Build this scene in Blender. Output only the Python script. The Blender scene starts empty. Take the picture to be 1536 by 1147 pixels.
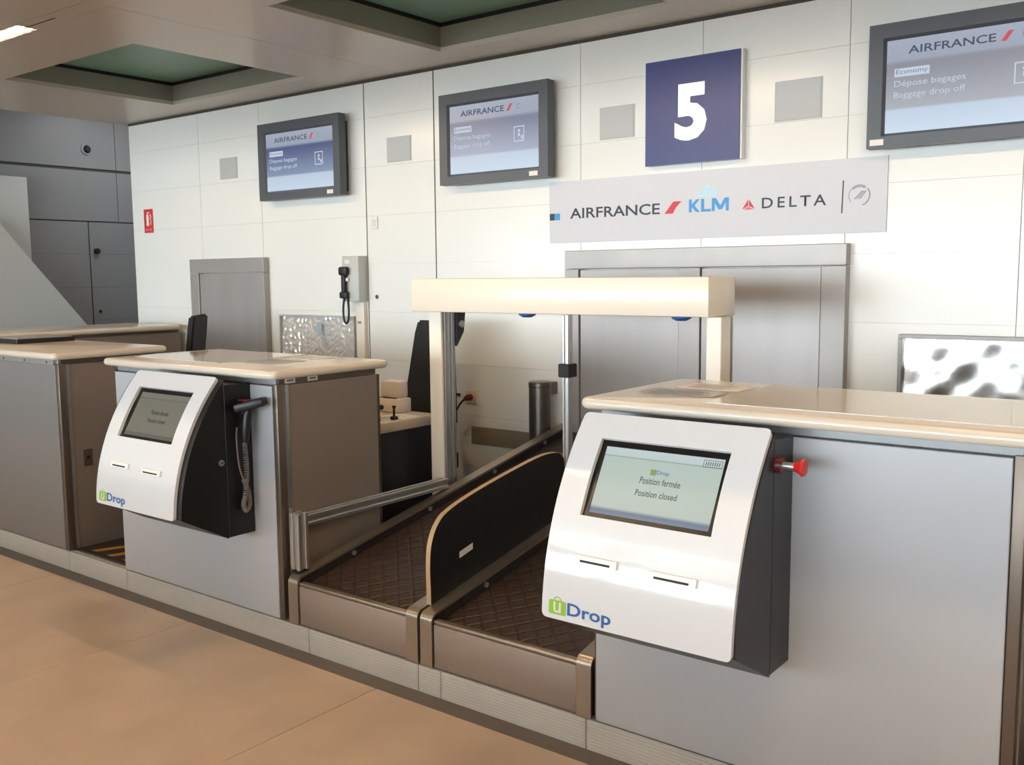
import bpy, bmesh, math, random
from mathutils import Vector, Matrix

random.seed(7)
S = bpy.context.scene
COL = S.collection

# ------------------------------------------------------------------ camera
def cam_matrix(yaw, pitch, roll, loc):
    cy, sy = math.cos(yaw), math.sin(yaw)
    f = Vector((-sy * math.cos(pitch), cy * math.cos(pitch), -math.sin(pitch)))
    r = Vector((cy, sy, 0))
    u = r.cross(f)
    c, s = math.cos(roll), math.sin(roll)
    r2, u2 = c * r + s * u, -s * r + c * u
    M = Matrix((r2, u2, -f)).transposed().to_4x4()
    M.translation = loc
    return M
cd = bpy.data.cameras.new('camera')
cam = bpy.data.objects.new('camera', cd)
COL.objects.link(cam)
cd.sensor_width = 36.0
cd.lens = 36.0 * 1443.79 / 1536.0
cd.clip_start = 0.05
cam.matrix_world = cam_matrix(0.6561027, 0.1106737, -0.009646, (0, -4.6, 1.55))
S.camera = cam

# ------------------------------------------------------------------ world, exposure, daylight, lamps
SKY_WINDOW = 18.0           # radiance of the overcast sky behind the hall windows
LAMP_TUBE = 260.0          # radiance of the warm tubes in the strip lights
wd = bpy.data.worlds.new('world'); S.world = wd; wd.use_nodes = True
bg = wd.node_tree.nodes['Background']
bg.inputs[0].default_value = (0.80, 0.90, 1.0, 1); bg.inputs[1].default_value = 0.6
S.view_settings.view_transform = 'Standard'
try: S.view_settings.look = 'None'
except Exception: pass
S.view_settings.exposure = 0.0
S.view_settings.gamma = 1.0
S.view_settings.use_curve_mapping = False

# ------------------------------------------------------------------ materials
def lin(c):
    c = c / 255.0
    return c / 12.92 if c <= 0.04045 else ((c + 0.055) / 1.055) ** 2.4
def C(r, g, b): return (lin(r), lin(g), lin(b), 1)
MATS = {}
def mat(name, col, rough=0.5, metal=0.0, noise=0.0, nscale=8.0, bump=0.0, bscale=60.0, coat=0.0, emit=None, estr=1.0, stretch=(1, 1, 1)):
    m = bpy.data.materials.new(name); m.use_nodes = True
    nt = m.node_tree; N = nt.nodes; L = nt.links
    p = N['Principled BSDF']
    p.inputs['Base Color'].default_value = col
    p.inputs['Roughness'].default_value = rough
    p.inputs['Metallic'].default_value = metal
    if coat: p.inputs['Coat Weight'].default_value = coat; p.inputs['Coat Roughness'].default_value = 0.05
    if emit: p.inputs['Emission Color'].default_value = emit; p.inputs['Emission Strength'].default_value = estr
    if noise or bump:
        tc = N.new('ShaderNodeTexCoord'); mp = N.new('ShaderNodeMapping'); mp.inputs['Scale'].default_value = stretch
        L.new(tc.outputs['Object'], mp.inputs['Vector'])
    if noise:
        nz = N.new('ShaderNodeTexNoise'); nz.inputs['Scale'].default_value = nscale; nz.inputs['Detail'].default_value = 6
        L.new(mp.outputs['Vector'], nz.inputs['Vector'])
        rp = N.new('ShaderNodeMapRange'); rp.inputs[1].default_value = 0.3; rp.inputs[2].default_value = 0.7
        rp.inputs[3].default_value = 1 - noise; rp.inputs[4].default_value = 1 + noise
        L.new(nz.outputs['Fac'], rp.inputs[0])
        mx = N.new('ShaderNodeMix'); mx.data_type = 'RGBA'; mx.blend_type = 'MULTIPLY'; mx.inputs[0].default_value = 1
        mx.inputs['A'].default_value = col
        L.new(rp.outputs[0], mx.inputs['B'])
        L.new(mx.outputs['Result'], p.inputs['Base Color'])
    if bump:
        nb = N.new('ShaderNodeTexNoise'); nb.inputs['Scale'].default_value = bscale; nb.inputs['Detail'].default_value = 3
        L.new(mp.outputs['Vector'], nb.inputs['Vector'])
        bp = N.new('ShaderNodeBump'); bp.inputs['Strength'].default_value = bump; bp.inputs['Distance'].default_value = 0.01
        L.new(nb.outputs['Fac'], bp.inputs['Height']); L.new(bp.outputs['Normal'], p.inputs['Normal'])
    MATS[name] = m
    return m

def weave_mat(name, c1, c2, scale, rough=0.4, metal=0.5, bump=0.3, axes=('X', 'Z')):
    """fine woven / perforated sheet: product of two sine waves"""
    m = bpy.data.materials.new(name); m.use_nodes = True
    nt = m.node_tree; N = nt.nodes; L = nt.links; p = N['Principled BSDF']
    tc = N.new('ShaderNodeTexCoord'); sp = N.new('ShaderNodeSeparateXYZ'); L.new(tc.outputs['Object'], sp.inputs[0])
    def wave(op):
        a = N.new('ShaderNodeMath'); a.operation = op; L.new(sp.outputs[axes[0]], a.inputs[0]); L.new(sp.outputs[axes[1]], a.inputs[1])
        b = N.new('ShaderNodeMath'); b.operation = 'MULTIPLY'; L.new(a.outputs[0], b.inputs[0]); b.inputs[1].default_value = scale
        s = N.new('ShaderNodeMath'); s.operation = 'SINE'; L.new(b.outputs[0], s.inputs[0])
        return s
    a, b = wave('ADD'), wave('SUBTRACT')
    q = N.new('ShaderNodeMath'); q.operation = 'MULTIPLY'; L.new(a.outputs[0], q.inputs[0]); L.new(b.outputs[0], q.inputs[1])
    rp = N.new('ShaderNodeMapRange'); rp.inputs[1].default_value = -0.5; rp.inputs[2].default_value = 0.5
    L.new(q.outputs[0], rp.inputs[0])
    mx = N.new('ShaderNodeMix'); mx.data_type = 'RGBA'; mx.inputs['A'].default_value = c1; mx.inputs['B'].default_value = c2
    L.new(rp.outputs[0], mx.inputs[0]); L.new(mx.outputs['Result'], p.inputs['Base Color'])
    bp = N.new('ShaderNodeBump'); bp.inputs['Strength'].default_value = bump; bp.inputs['Distance'].default_value = 0.002
    L.new(rp.outputs[0], bp.inputs['Height']); L.new(bp.outputs['Normal'], p.inputs['Normal'])
    p.inputs['Roughness'].default_value = rough; p.inputs['Metallic'].default_value = metal
    MATS[name] = m; return m

def emis(name, col, strength=1.0):
    m = bpy.data.materials.new(name); m.use_nodes = True
    nt = m.node_tree; nt.nodes.clear()
    o = nt.nodes.new('ShaderNodeOutputMaterial'); e = nt.nodes.new('ShaderNodeEmission')
    e.inputs[0].default_value = col; e.inputs[1].default_value = strength
    nt.links.new(e.outputs[0], o.inputs[0]); MATS[name] = m; return m

def screen_mat(name, z0, z1, stops, strength=1.0, gloss=0.25):
    """lit display: colour bands up the picture (object Z between z0 and z1)"""
    m = bpy.data.materials.new(name); m.use_nodes = True
    nt = m.node_tree; N = nt.nodes; L = nt.links; p = N['Principled BSDF']
    tc = N.new('ShaderNodeTexCoord'); sp = N.new('ShaderNodeSeparateXYZ'); L.new(tc.outputs['Object'], sp.inputs[0])
    mr = N.new('ShaderNodeMapRange'); mr.inputs[1].default_value = z0; mr.inputs[2].default_value = z1
    L.new(sp.outputs['Z'], mr.inputs[0])
    cr = N.new('ShaderNodeValToRGB'); e = cr.color_ramp.elements
    e[0].position, e[0].color = stops[0]
    e[1].position, e[1].color = stops[-1]
    for pos, c in stops[1:-1]:
        k = e.new(pos); k.color = c
    L.new(mr.outputs[0], cr.inputs[0])
    p.inputs['Base Color'].default_value = (0.02, 0.02, 0.02, 1); p.inputs['Roughness'].default_value = gloss
    L.new(cr.outputs['Color'], p.inputs['Emission Color']); p.inputs['Emission Strength'].default_value = strength
    MATS[name] = m; return m

mat('wall_white', C(228, 229, 224), 0.22, noise=0.015, nscale=1.2)
mat('joint_dark', C(70, 66, 62), 0.8)
mat('joint_soft', C(204, 202, 194), 0.8)
mat('plaster_grey', C(150, 150, 148), 0.7, noise=0.04, nscale=2)
mat('left_grey', C(136, 136, 136), 0.45, noise=0.03, nscale=3)
mat('left_white', C(200, 202, 196), 0.6)
mat('ceiling_panel', C(196, 184, 172), 0.30, noise=0.02, nscale=0.8)
mat('coffer_side', C(134, 134, 122), 0.5)
mat('coffer_green', C(124, 162, 142), 0.4, noise=0.05, nscale=3)
mat('black', C(10, 10, 11), 0.6)
mat('floor_tile', C(184, 165, 146), 0.34, noise=0.10, nscale=3.5, bump=0.03, bscale=30)
mat('floor_joint', C(150, 122, 96), 0.7)
mat('border_stone', C(96, 88, 80), 0.4, noise=0.08)
mat('platform', C(96, 84, 74), 0.5, noise=0.1)
mat('plinth', C(188, 185, 178), 0.42, 0.05, noise=0.04, nscale=5)
mat('plinth_dark', C(120, 118, 114), 0.42, 0.3)
mat('panel_grey', C(176, 178, 180), 0.36, 0.12, noise=0.015, nscale=3)
mat('band_grey', C(140, 144, 146), 0.35, 0.4)
weave_mat('mesh_brown', C(134, 120, 110), C(160, 146, 135), 700, 0.42, 0.35, 0.2, ('Y', 'Z'))
weave_mat('mesh_front', C(128, 113, 102), C(164, 149, 137), 700, 0.40, 0.25, 0.25)
weave_mat('mesh_perforated', C(100, 95, 91), C(158, 154, 149), 480, 0.38, 0.3, 0.3)
mat('profile_brown', C(110, 98, 88), 0.35, 0.6)
mat('cream_top', C(220, 208, 190), 0.22, noise=0.015, nscale=4, coat=0.3)
mat('glass_insert', C(205, 200, 192), 0.06, noise=0.01)
mat('paper_grey', C(150, 150, 146), 0.3)
mat('steel', C(165, 161, 158), 0.42, 0.55, noise=0.05, nscale=6, stretch=(1, 1, 0.15))
mat('steel_trim', C(162, 158, 154), 0.42, 0.45, noise=0.05, nscale=4)  # slightly darker, less metallic steel for door frames, louvres and foot plate
mat('steel_dark', C(112, 106, 100), 0.3, 0.8)
mat('alu', C(190, 190, 188), 0.28, 0.8)
mat('alu_dark', C(70, 70, 72), 0.4, 0.7)
mat('rail_bronze', C(158, 146, 132), 0.30, 0.75, noise=0.05, nscale=10)
mat('kiosk_white', C(212, 215, 217), 0.10, coat=0.6)
mat('kiosk_navy', C(34, 34, 40), 0.35)
mat('kiosk_black', C(16, 16, 18), 0.40)
mat('bezel', C(14, 14, 16), 0.25)
mat('slot_white', C(236, 230, 224), 0.35)
mat('arch_white', C(236, 226, 209), 0.30, coat=0.2)
mat('divider_black', C(16, 13, 13), 0.5, noise=0.2, nscale=30)
mat('ply_edge', C(178, 148, 112), 0.5)
mat('white_sticker', C(226, 220, 216), 0.5)
mat('tv_grey', C(78, 82, 88), 0.4, 0.1)
mat('tv_side', C(60, 64, 70), 0.4, 0.1)
mat('sign_blue', C(44, 58, 116), 0.35, noise=0.03, nscale=20)
mat('sign_white', C(250, 248, 240), 0.4, emit=C(255, 250, 238), estr=0.55)
mat('sign_edge', C(226, 226, 224), 0.4)
mat('banner', C(206, 208, 214), 0.5)
mat('ink_dark', C(46, 52, 66), 0.5)
mat('ink_red', C(206, 52, 62), 0.5)
mat('ink_pink', C(222, 96, 104), 0.5)
mat('ink_blue', C(62, 148, 214), 0.5)
mat('ink_cyan', C(176, 226, 244), 0.5)
mat('ink_grey', C(126, 130, 146), 0.5)
mat('logo_green', C(140, 186, 48), 0.45)
mat('logo_blue', C(40, 92, 158), 0.45)
mat('red_knob', C(206, 38, 34), 0.35)
mat('red_dark', C(96, 20, 26), 0.4)
mat('fire_red', C(200, 48, 44), 0.45)
mat('grille_grey', C(178, 180, 178), 0.5)
weave_mat('grille_face', C(164, 166, 164), C(196, 197, 195), 900, 0.5, 0.1, 0.2)
weave_mat('vent_face', C(136, 122, 100), C(170, 154, 130), 700, 0.5, 0.1, 0.3)
mat('socket_cream', C(226, 204, 172), 0.4)
mat('socket_white', C(232, 224, 210), 0.4)
mat('cable', C(22, 20, 20), 0.5)
mat('coil_grey', C(112, 104, 98), 0.45)
mat('chair_black', C(20, 20, 23), 0.75, noise=0.15, nscale=60)
mat('desk_top', C(190, 178, 158), 0.4, noise=0.02)
mat('desk_dark', C(30, 30, 36), 0.5)
mat('printer_white', C(226, 214, 206), 0.45)
mat('phone_grey', C(190, 192, 188), 0.45)
mat('foil', C(225, 222, 218), 0.27, 0.95, bump=0.15, bscale=18)
mat('foil_wrap', C(232, 231, 228), 0.16, 0.35, bump=0.35, bscale=24, coat=0.8)
mat('wrap_blue', C(170, 186, 200), 0.4)
mat('sensor_blue', C(60, 104, 176), 0.3)
mat('amber_tone', C(176, 128, 44), 0.5)
mat('belt_side', C(42, 34, 30), 0.6)
mat('lamp_housing', C(150, 120, 96), 0.4, 0.3)
mat('window_frame', C(120, 122, 124), 0.4, 0.5)
mat('hall_wall', C(196, 190, 180), 0.6)
emis('sky_soft', (0.85, 0.93, 1.0, 1), 9.0)
emis('sky_glow', (0.78, 0.905, 1.0, 1), SKY_WINDOW)
emis('lamp_glow', (1.0, 0.72, 0.43, 1), LAMP_TUBE)

# quilted diamond belt rubber
def belt_mat():
    m = bpy.data.materials.new('belt_rubber'); m.use_nodes = True
    nt = m.node_tree; N = nt.nodes; L = nt.links; p = N['Principled BSDF']
    tc = N.new('ShaderNodeTexCoord'); sp = N.new('ShaderNodeSeparateXYZ'); L.new(tc.outputs['Object'], sp.inputs[0])
    def tri(op):
        a = N.new('ShaderNodeMath'); a.operation = op; L.new(sp.outputs['X'], a.inputs[0]); L.new(sp.outputs['Y'], a.inputs[1])
        b = N.new('ShaderNodeMath'); b.operation = 'MULTIPLY'; L.new(a.outputs[0], b.inputs[0]); b.inputs[1].default_value = 12.0
        s = N.new('ShaderNodeMath'); s.operation = 'PINGPONG'; L.new(b.outputs[0], s.inputs[0]); s.inputs[1].default_value = 0.5
        return s
    a, b = tri('ADD'), tri('SUBTRACT')
    mn = N.new('ShaderNodeMath'); mn.operation = 'MINIMUM'; L.new(a.outputs[0], mn.inputs[0]); L.new(b.outputs[0], mn.inputs[1])
    rp = N.new('ShaderNodeMapRange'); rp.inputs[1].default_value = 0.0; rp.inputs[2].default_value = 0.14; L.new(mn.outputs[0], rp.inputs[0])
    nz = N.new('ShaderNodeTexNoise'); nz.inputs['Scale'].default_value = 40; L.new(tc.outputs['Object'], nz.inputs['Vector'])
    mx = N.new('ShaderNodeMix'); mx.data_type = 'RGBA'; mx.inputs['A'].default_value = C(50, 36, 30); mx.inputs['B'].default_value = C(68, 51, 43)
    L.new(rp.outputs[0], mx.inputs[0])
    m2 = N.new('ShaderNodeMix'); m2.data_type = 'RGBA'; m2.blend_type = 'MULTIPLY'; m2.inputs[0].default_value = 0.5
    L.new(mx.outputs['Result'], m2.inputs['A']); L.new(nz.outputs['Fac'], m2.inputs['B'])
    L.new(m2.outputs['Result'], p.inputs['Base Color'])
    bp = N.new('ShaderNodeBump'); bp.inputs['Strength'].default_value = 0.6; bp.inputs['Distance'].default_value = 0.004
    L.new(rp.outputs[0], bp.inputs['Height']); L.new(bp.outputs['Normal'], p.inputs['Normal'])
    p.inputs['Roughness'].default_value = 0.42
    MATS['belt_rubber'] = m
belt_mat()

# ------------------------------------------------------------------ object helpers
ROOT = {}                                   # object name -> world offset of its mesh coordinates
def off_of(parent):
    return ROOT.get(parent.name, Vector((0, 0, 0))) if parent else Vector((0, 0, 0))
def link(o, parent=None):
    COL.objects.link(o)
    if parent:
        o.parent = parent; ROOT[o.name] = off_of(parent)
    return o
def thing(name, label, cat, loc=(0, 0, 0), group=None, kind=None):
    o = bpy.data.objects.new(name, None); COL.objects.link(o)
    o.location = loc; o.empty_display_size = 0.05
    ROOT[o.name] = Vector(loc); tag(o, label, cat, group, kind)
    return o
def tag(o, label=None, cat=None, group=None, kind=None):
    if label: o['label'] = label
    if cat: o['category'] = cat
    if group: o['group'] = group
    if kind: o['kind'] = kind
    return o
def obj(name, bm, m, parent=None, smooth=False, loc=None, label=None):
    """bm in world coordinates; origin goes to the root of its thing (or to loc for a top-level mesh)"""
    off = off_of(parent) if parent else Vector(loc or (0, 0, 0))
    bmesh.ops.translate(bm, verts=bm.verts, vec=-off)
    bmesh.ops.recalc_face_normals(bm, faces=bm.faces)
    me = bpy.data.meshes.new(name); bm.to_mesh(me); bm.free()
    if isinstance(m, str): m = MATS[m]
    me.materials.append(m)
    if smooth:
        for p in me.polygons: p.use_smooth = True
        try: me.set_sharp_from_angle(angle=math.radians(35))
        except Exception: pass
    o = bpy.data.objects.new(name, me)
    if not parent: o.location = off
    link(o, parent)
    if not parent: ROOT[o.name] = off
    if label: o['label'] = label
    return o
def bx(bm, x0, x1, y0, y1, z0, z1, bevel=0.0, seg=2):
    vs = [bm.verts.new(p) for p in ((x0, y0, z0), (x1, y0, z0), (x1, y1, z0), (x0, y1, z0), (x0, y0, z1), (x1, y0, z1), (x1, y1, z1), (x0, y1, z1))]
    fs = [bm.faces.new([vs[i] for i in f]) for f in ((0, 3, 2, 1), (4, 5, 6, 7), (0, 1, 5, 4), (1, 2, 6, 5), (2, 3, 7, 6), (3, 0, 4, 7))]
    if bevel:
        es = list({e for f in fs for e in f.edges})
        bmesh.ops.bevel(bm, geom=es, offset=bevel, segments=seg, affect='EDGES', profile=0.5)
    return bm
def box(name, m, parent, x0, x1, y0, y1, z0, z1, bevel=0.0, seg=2, smooth=False, **k):
    return obj(name, bx(bmesh.new(), x0, x1, y0, y1, z0, z1, bevel, seg), m, parent, smooth or bevel > 0, **k)
def prism(bm, prof, axis, a0, a1):
    """extrude a closed 2-D profile along axis 'x' (profile y,z) / 'y' (x,z) / 'z' (x,y)"""
    def P(p, a): return {'x': (a, p[0], p[1]), 'y': (p[0], a, p[1]), 'z': (p[0], p[1], a)}[axis]
    A = [bm.verts.new(P(p, a0)) for p in prof]; B = [bm.verts.new(P(p, a1)) for p in prof]
    n = len(prof)
    bm.faces.new(A); bm.faces.new(B[::-1])
    for i in range(n): bm.faces.new((A[i], B[i], B[(i + 1) % n], A[(i + 1) % n]))
    return bm
def tube(bm, pts, r, n=10, cap=True):
    pts = [Vector(p) for p in pts]; rings = []
    T0 = (pts[1] - pts[0]).normalized()
    up = Vector((0, 0, 1)) if abs(T0.z) < 0.9 else Vector((1, 0, 0))
    N = (up - T0 * up.dot(T0)).normalized()
    for i, p in enumerate(pts):
        T = (pts[min(i + 1, len(pts) - 1)] - pts[max(i - 1, 0)]).normalized()
        N = (N - T * N.dot(T)).normalized(); B = T.cross(N)
        rr = r[i] if isinstance(r, (list, tuple)) else r
        rings.append([bm.verts.new(p + (N * math.cos(2 * math.pi * k / n) + B * math.sin(2 * math.pi * k / n)) * rr) for k in range(n)])
    for a, b in zip(rings, rings[1:]):
        for k in range(n): bm.faces.new((a[k], a[(k + 1) % n], b[(k + 1) % n], b[k]))
    if cap: bm.faces.new(rings[0][::-1]); bm.faces.new(rings[-1])
    return bm
def flat(bm, pts):
    bm.faces.new([bm.verts.new(p) for p in pts]); return bm

def text_bm(body, mapper, width=None, height=None, offset=0.0, align='LEFT', shear=0.0, spacing=1.0, depth=0.0):
    """glyph outlines -> mesh; mapper(a,b,d) gives the world point (a right, b up, d out of the surface)"""
    cu = bpy.data.curves.new('tmp', 'FONT'); cu.body = body; cu.size = 1.0; cu.offset = offset
    cu.align_x = 'LEFT'; cu.shear = shear; cu.space_character = spacing; cu.resolution_u = 3
    o = bpy.data.objects.new('tmp', cu); COL.objects.link(o)
    dg = bpy.context.evaluated_depsgraph_get(); dg.update()
    me = bpy.data.meshes.new_from_object(o.evaluated_get(dg))
    bm = bmesh.new(); bm.from_mesh(me)
    bpy.data.objects.remove(o); bpy.data.curves.remove(cu); bpy.data.meshes.remove(me)
    xs = [v.co.x for v in bm.verts]; ys = [v.co.y for v in bm.verts]
    x0, x1, y0, y1 = min(xs), max(xs), min(ys), max(ys)
    sx = width / (x1 - x0) if width else None
    sy = height / (y1 - y0) if height else None
    sx = sx or sy; sy = sy or sx
    w = (x1 - x0) * sx
    dx = {'LEFT': 0, 'CENTER': -w / 2, 'RIGHT': -w}[align]
    if depth:
        r = bmesh.ops.extrude_face_region(bm, geom=bm.faces[:])
        top = [g for g in r['geom'] if isinstance(g, bmesh.types.BMVert)]
        for v in top: v.co.z = 1
    for v in bm.verts:
        v.co = Vector(mapper((v.co.x - x0) * sx + dx, (v.co.y - y0) * sy, v.co.z * depth if depth else 0))
    return bm
def wall_map(x, y, z): return lambda a, b, d: (x + a, y - d, z + b)

# ------------------------------------------------------------------ setting: floor, platform, walls, ceiling
HALL_X0, HALL_X1, HALL_Y = -14.0, 5.0, -13.0
YP = -2.07
fl = box('floor', 'floor_joint', None, HALL_X0, HALL_X1, HALL_Y, 4.0, -0.12, -0.006)
tag(fl, 'tan stone tiled floor of the check in hall', kind='structure')
tm = {}
def tile(parent, nm, m, sx, sy, x, y, ztop, thick, key):
    if key not in tm:
        bm = bx(bmesh.new(), 0, sx, 0, sy, -thick, 0, 0.002, 1)
        me = bpy.data.meshes.new(nm); bmesh.ops.recalc_face_normals(bm, faces=bm.faces); bm.to_mesh(me); bm.free(); me.materials.append(MATS[m]); tm[key] = me
    o = bpy.data.objects.new(nm, tm[key]); o.location = (x, y, ztop); link(o, parent); return o
TS = 1.2
for i in range(13):
    for j in range(9):
        x = -9.75 + i * TS; y = -2.105 - (j + 1) * TS
        if y < HALL_Y: continue
        tile(fl, 'tile', 'floor_tile', TS - 0.003, TS - 0.003, x, y, 0.0, 0.006, 'ft')
tile(fl, 'tile', 'floor_tile', 4.2, 15.0, -13.98, -12.98, 0.0, 0.006, 'ft2')

pf = box('platform', 'platform', None, -9.45, HALL_X1, -2.03, 2.0, -0.005, 0.106)
tag(pf, 'low raised platform floor behind the counters', kind='structure')
# ribbed plinth boards in front of the platform
pl = thing('trim_1', 'grey ribbed metal plinth along the foot of the counters', None, (0, -2.07, 0), kind='structure')
def plinth_board(x0, x1):
    n = 9; h = 0.104; prof = [(-2.035, 0.0)]
    for k in range(n):
        z = h * k / n; dz = h / n
        prof += [(-2.071, z + dz * 0.08), (-2.071, z + dz * 0.70), (-2.0685, z + dz * 0.78), (-2.0685, z + dz * 0.98)]
    prof.append((-2.035, h))
    obj('plinth_board', prism(bmesh.new(), prof, 'x', x0 + 0.002, x1 - 0.002), 'plinth', pl)
for a, b in ((-9.4, -7.6), (-7.6, -6.2), (-6.2, -4.95), (-4.95, -4.39), (-4.39, -3.022), (-3.022, -2.405), (-2.405, -2.292), (-2.292, -1.655), (-1.655, -0.39), (-0.39, 0.9), (0.9, 2.2), (2.2, 4.9)):
    plinth_board(a, b)

tag(box('trim_3', 'border_stone', None, -9.75, HALL_X1, -2.150, -2.0725, -.006, .0012), 'dark stone border strip at the foot of the plinth', kind='structure')
# low partition added behind the viewer, shades the counter fronts and lower wall
pt = thing('shade_partition', 'low unseen partition added behind the viewer to shade the counter fronts', None, (-4, -6.6, 0), kind='structure')
box('partition', 'hall_wall', pt, -12.5, 4.6, -6.7, -6.5, 0.001, 0.82); box('capping', 'cream_top', pt, -12.55, 4.65, -6.75, -6.45, 0.821, 0.86, .005, 2)
# back wall of white panels
wb = box('wall_back', 'joint_soft', None, -7.58, HALL_X1, 0.010, 0.20, 0.0, 2.84)
tag(wb, 'white panelled wall behind the counters', kind='structure')
XS = [-7.58, -6.61, -5.86, -4.76, -4.14, -3.04, -2.295, -1.55, -0.805, -0.06, 0.685, 1.43, 2.175, 2.92, 3.665, 4.41]
ZS = [0.108, 0.355, 0.675, 0.995, 1.315, 1.635, 1.955, 2.275, 2.595, 2.822]
for i in range(len(XS) - 1):
    gl = 0.005 if XS[i] in (-4.76, -4.14) else 0.0018
    gr = 0.005 if XS[i + 1] in (-4.76, -4.14) else 0.0018
    for j in range(len(ZS) - 1):
        key = ('wp', round(XS[i + 1] - XS[i] - gl - gr, 4), round(ZS[j + 1] - ZS[j], 4))
        if key not in tm:
            bm = bx(bmesh.new(), 0, key[1], 0, 0.0115, 0.0005, key[2] - 0.0005)
            bmesh.ops.recalc_face_normals(bm, faces=bm.faces)
            me = bpy.data.meshes.new('panel'); bm.to_mesh(me); bm.free(); me.materials.append(MATS['wall_white']); tm[key] = me
        o = bpy.data.objects.new('panel', tm[key]); o.location = (XS[i] + gl, 0, ZS[j]); link(o, wb)
for x in (-4.76, -4.14):
    box('joint_strip', 'joint_dark', wb, x - 0.0045, x + 0.0045, 0.004, 0.012, 0.108, 2.82)
tr = box('trim_2', 'joint_dark', None, -7.58, HALL_X1, -0.004, 0.012, 2.823, 2.84)
tag(tr, 'dark shadow gap between white wall and ceiling', kind='structure')

# grey wall at the far left, down the side corridor
wl = box('wall_left', 'joint_dark', None, -9.70, -9.512, -4.0, 3.4, 0.0, 3.40)
tag(wl, 'dark grey panelled wall of the side corridor', kind='structure')
def lpanel(y0, y1, z0, z1): box('panel', 'left_grey', wl, -9.511, -9.50, y0 + .003, y1 - .003, z0 + .002, z1 - .002)
for y0, y1 in ((-4.0, -1.4), (-1.4, 1.0), (1.0, 3.4)):
    lpanel(y0, y1, 2.675, 3.40); lpanel(y0, y1, 2.145, 2.65)
for z0, z1 in ((0.11, 0.45), (0.45, 0.79), (0.79, 1.13), (1.13, 1.47), (1.47, 1.81), (1.81, 2.135)):
    lpanel(-4.0, -1.4, z0, z1); lpanel(-1.4, -0.4, z0, z1); lpanel(1.66, 3.4, z0, z1)
dr = thing('door_1', 'grey flush service door in the dark corridor wall', None, (-9.5, 0.66, 0.108), kind='structure')
for y0, y1 in ((-0.395, 0.655), (0.667, 1.655)):
    for z0, z1 in ((0.11, 0.79), (0.79, 1.13), (1.13, 1.47), (1.47, 1.81), (1.81, 2.135)):
        box('door_panel', 'left_grey', dr, -9.510, -9.498, y0, y1, z0 + .001, z1 - .001)
obj('door_handle', tube(bmesh.new(), [(-9.499, 0.73, 1.84), (-9.46, 0.73, 1.84)], 0.028, 14), 'black', dr, True)
obj('keyhole', tube(bmesh.new(), [(-9.499, 0.74, 1.22), (-9.49, 0.74, 1.22)], 0.016, 12), 'black', dr, True)
tag(box('wall_corridor', 'plaster_grey', None, -9.70, -7.0, 3.4, 3.5, 0, 3.4), 'end wall of the side corridor', kind='structure')

# ceiling: metal panels with square coffers
cl = box('ceiling', 'joint_dark', None, -7.62, HALL_X1, HALL_Y, 4.0, 3.10, 3.16)
tag(cl, 'beige metal panel ceiling with recessed coffers', kind='structure')
tag(box('ceiling.001', 'plaster_grey', None, HALL_X0, -7.62, HALL_Y, 4.0, 3.42, 3.50), 'higher grey ceiling over the side corridor', kind='structure')
box('fascia', 'ceiling_panel', cl, -7.64, -7.62, HALL_Y, 4.0, 2.842, 3.42)
PITCH = 2.67; CX0 = -5.735
def ceil_panel(x0, x1, y0, y1): box('ceiling_panel', 'ceiling_panel', cl, x0 + .0015, x1 - .0015, y0 + .0015, y1 - .0015, 2.84, 2.865)
for i in range(0, 5):
    cx = CX0 + (i) * PITCH
    mx0, mx1 = max(cx - PITCH / 2, -7.62), min(cx + PITCH / 2, HALL_X1)
    if i == 0: mx0 = -7.62
    if mx1 <= mx0 or cx > HALL_X1: continue
    a, b, c, d = cx - 0.755, cx + 0.755, -1.52, -0.285
    # frame of panels round the coffer
    bm = bmesh.new()
    o_ = [(mx0 + .0015, -2.0), (mx1 - .0015, -2.0), (mx1 - .0015, -0.0), (mx0 + .0015, -0.0)]
    i_ = [(a, c), (b, c), (b, d), (a, d)]
    for z in (2.84, 2.865):
        vo = [bm.verts.new((p[0], p[1], z)) for p in o_]; vi = [bm.verts.new((p[0], p[1], z)) for p in i_]
        for k in range(4): bm.faces.new((vo[k], vo[(k + 1) % 4], vi[(k + 1) % 4], vi[k]))
        if z == 2.84: lo = (vo, vi)
    for k in range(4):
        bm.faces.new((lo[0][k], lo[0][(k + 1) % 4], vo[(k + 1) % 4], vo[k])); bm.faces.new((lo[1][k], lo[1][(k + 1) % 4], vi[(k + 1) % 4], vi[k]))
    obj('ceiling_panel', bm, 'ceiling_panel', cl)
    if i <= 2:
        for (x0, x1, y0, y1) in ((a - .01, b + .01, c - .01, c), (a - .01, b + .01, d, d + .01), (a - .01, a, c, d), (b, b + .01, c, d)):
            box('coffer_side', 'coffer_side', cl, x0, x1, y0, y1, 2.8655, 3.0)
        box('coffer_panel', 'coffer_green', cl, a - .01, b + .01, c - .01, d + .01, 3.0005, 3.012)
        for (x0, x1, y0, y1) in ((a, b, c, c + .006), (a, b, d - .006, d), (a, a + .006, c + .006, d - .006), (b - .006, b, c + .006, d - .006)):
            box('coffer_gap_shade', 'black', cl, x0, x1, y0, y1, 2.978, 3.0)  # black strip in place of the shaded gap under the coffer panel
    else:
        box('coffer_side', 'coffer_side', cl, a - .01, b + .01, c - .01, d + .01, 2.8655, 2.9)
    # hall side: lamp slot rows and plain panels
    for r in range(6):
        if r == 3: continue
        y1 = -2.11 - r * 2.03 if r else -2.11
        y0 = -2.11 - (r + 1) * 2.03 + 0.11
        if y0 < HALL_Y: y0 = HALL_Y
        ceil_panel(mx0, mx1, y0, y1)

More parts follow.
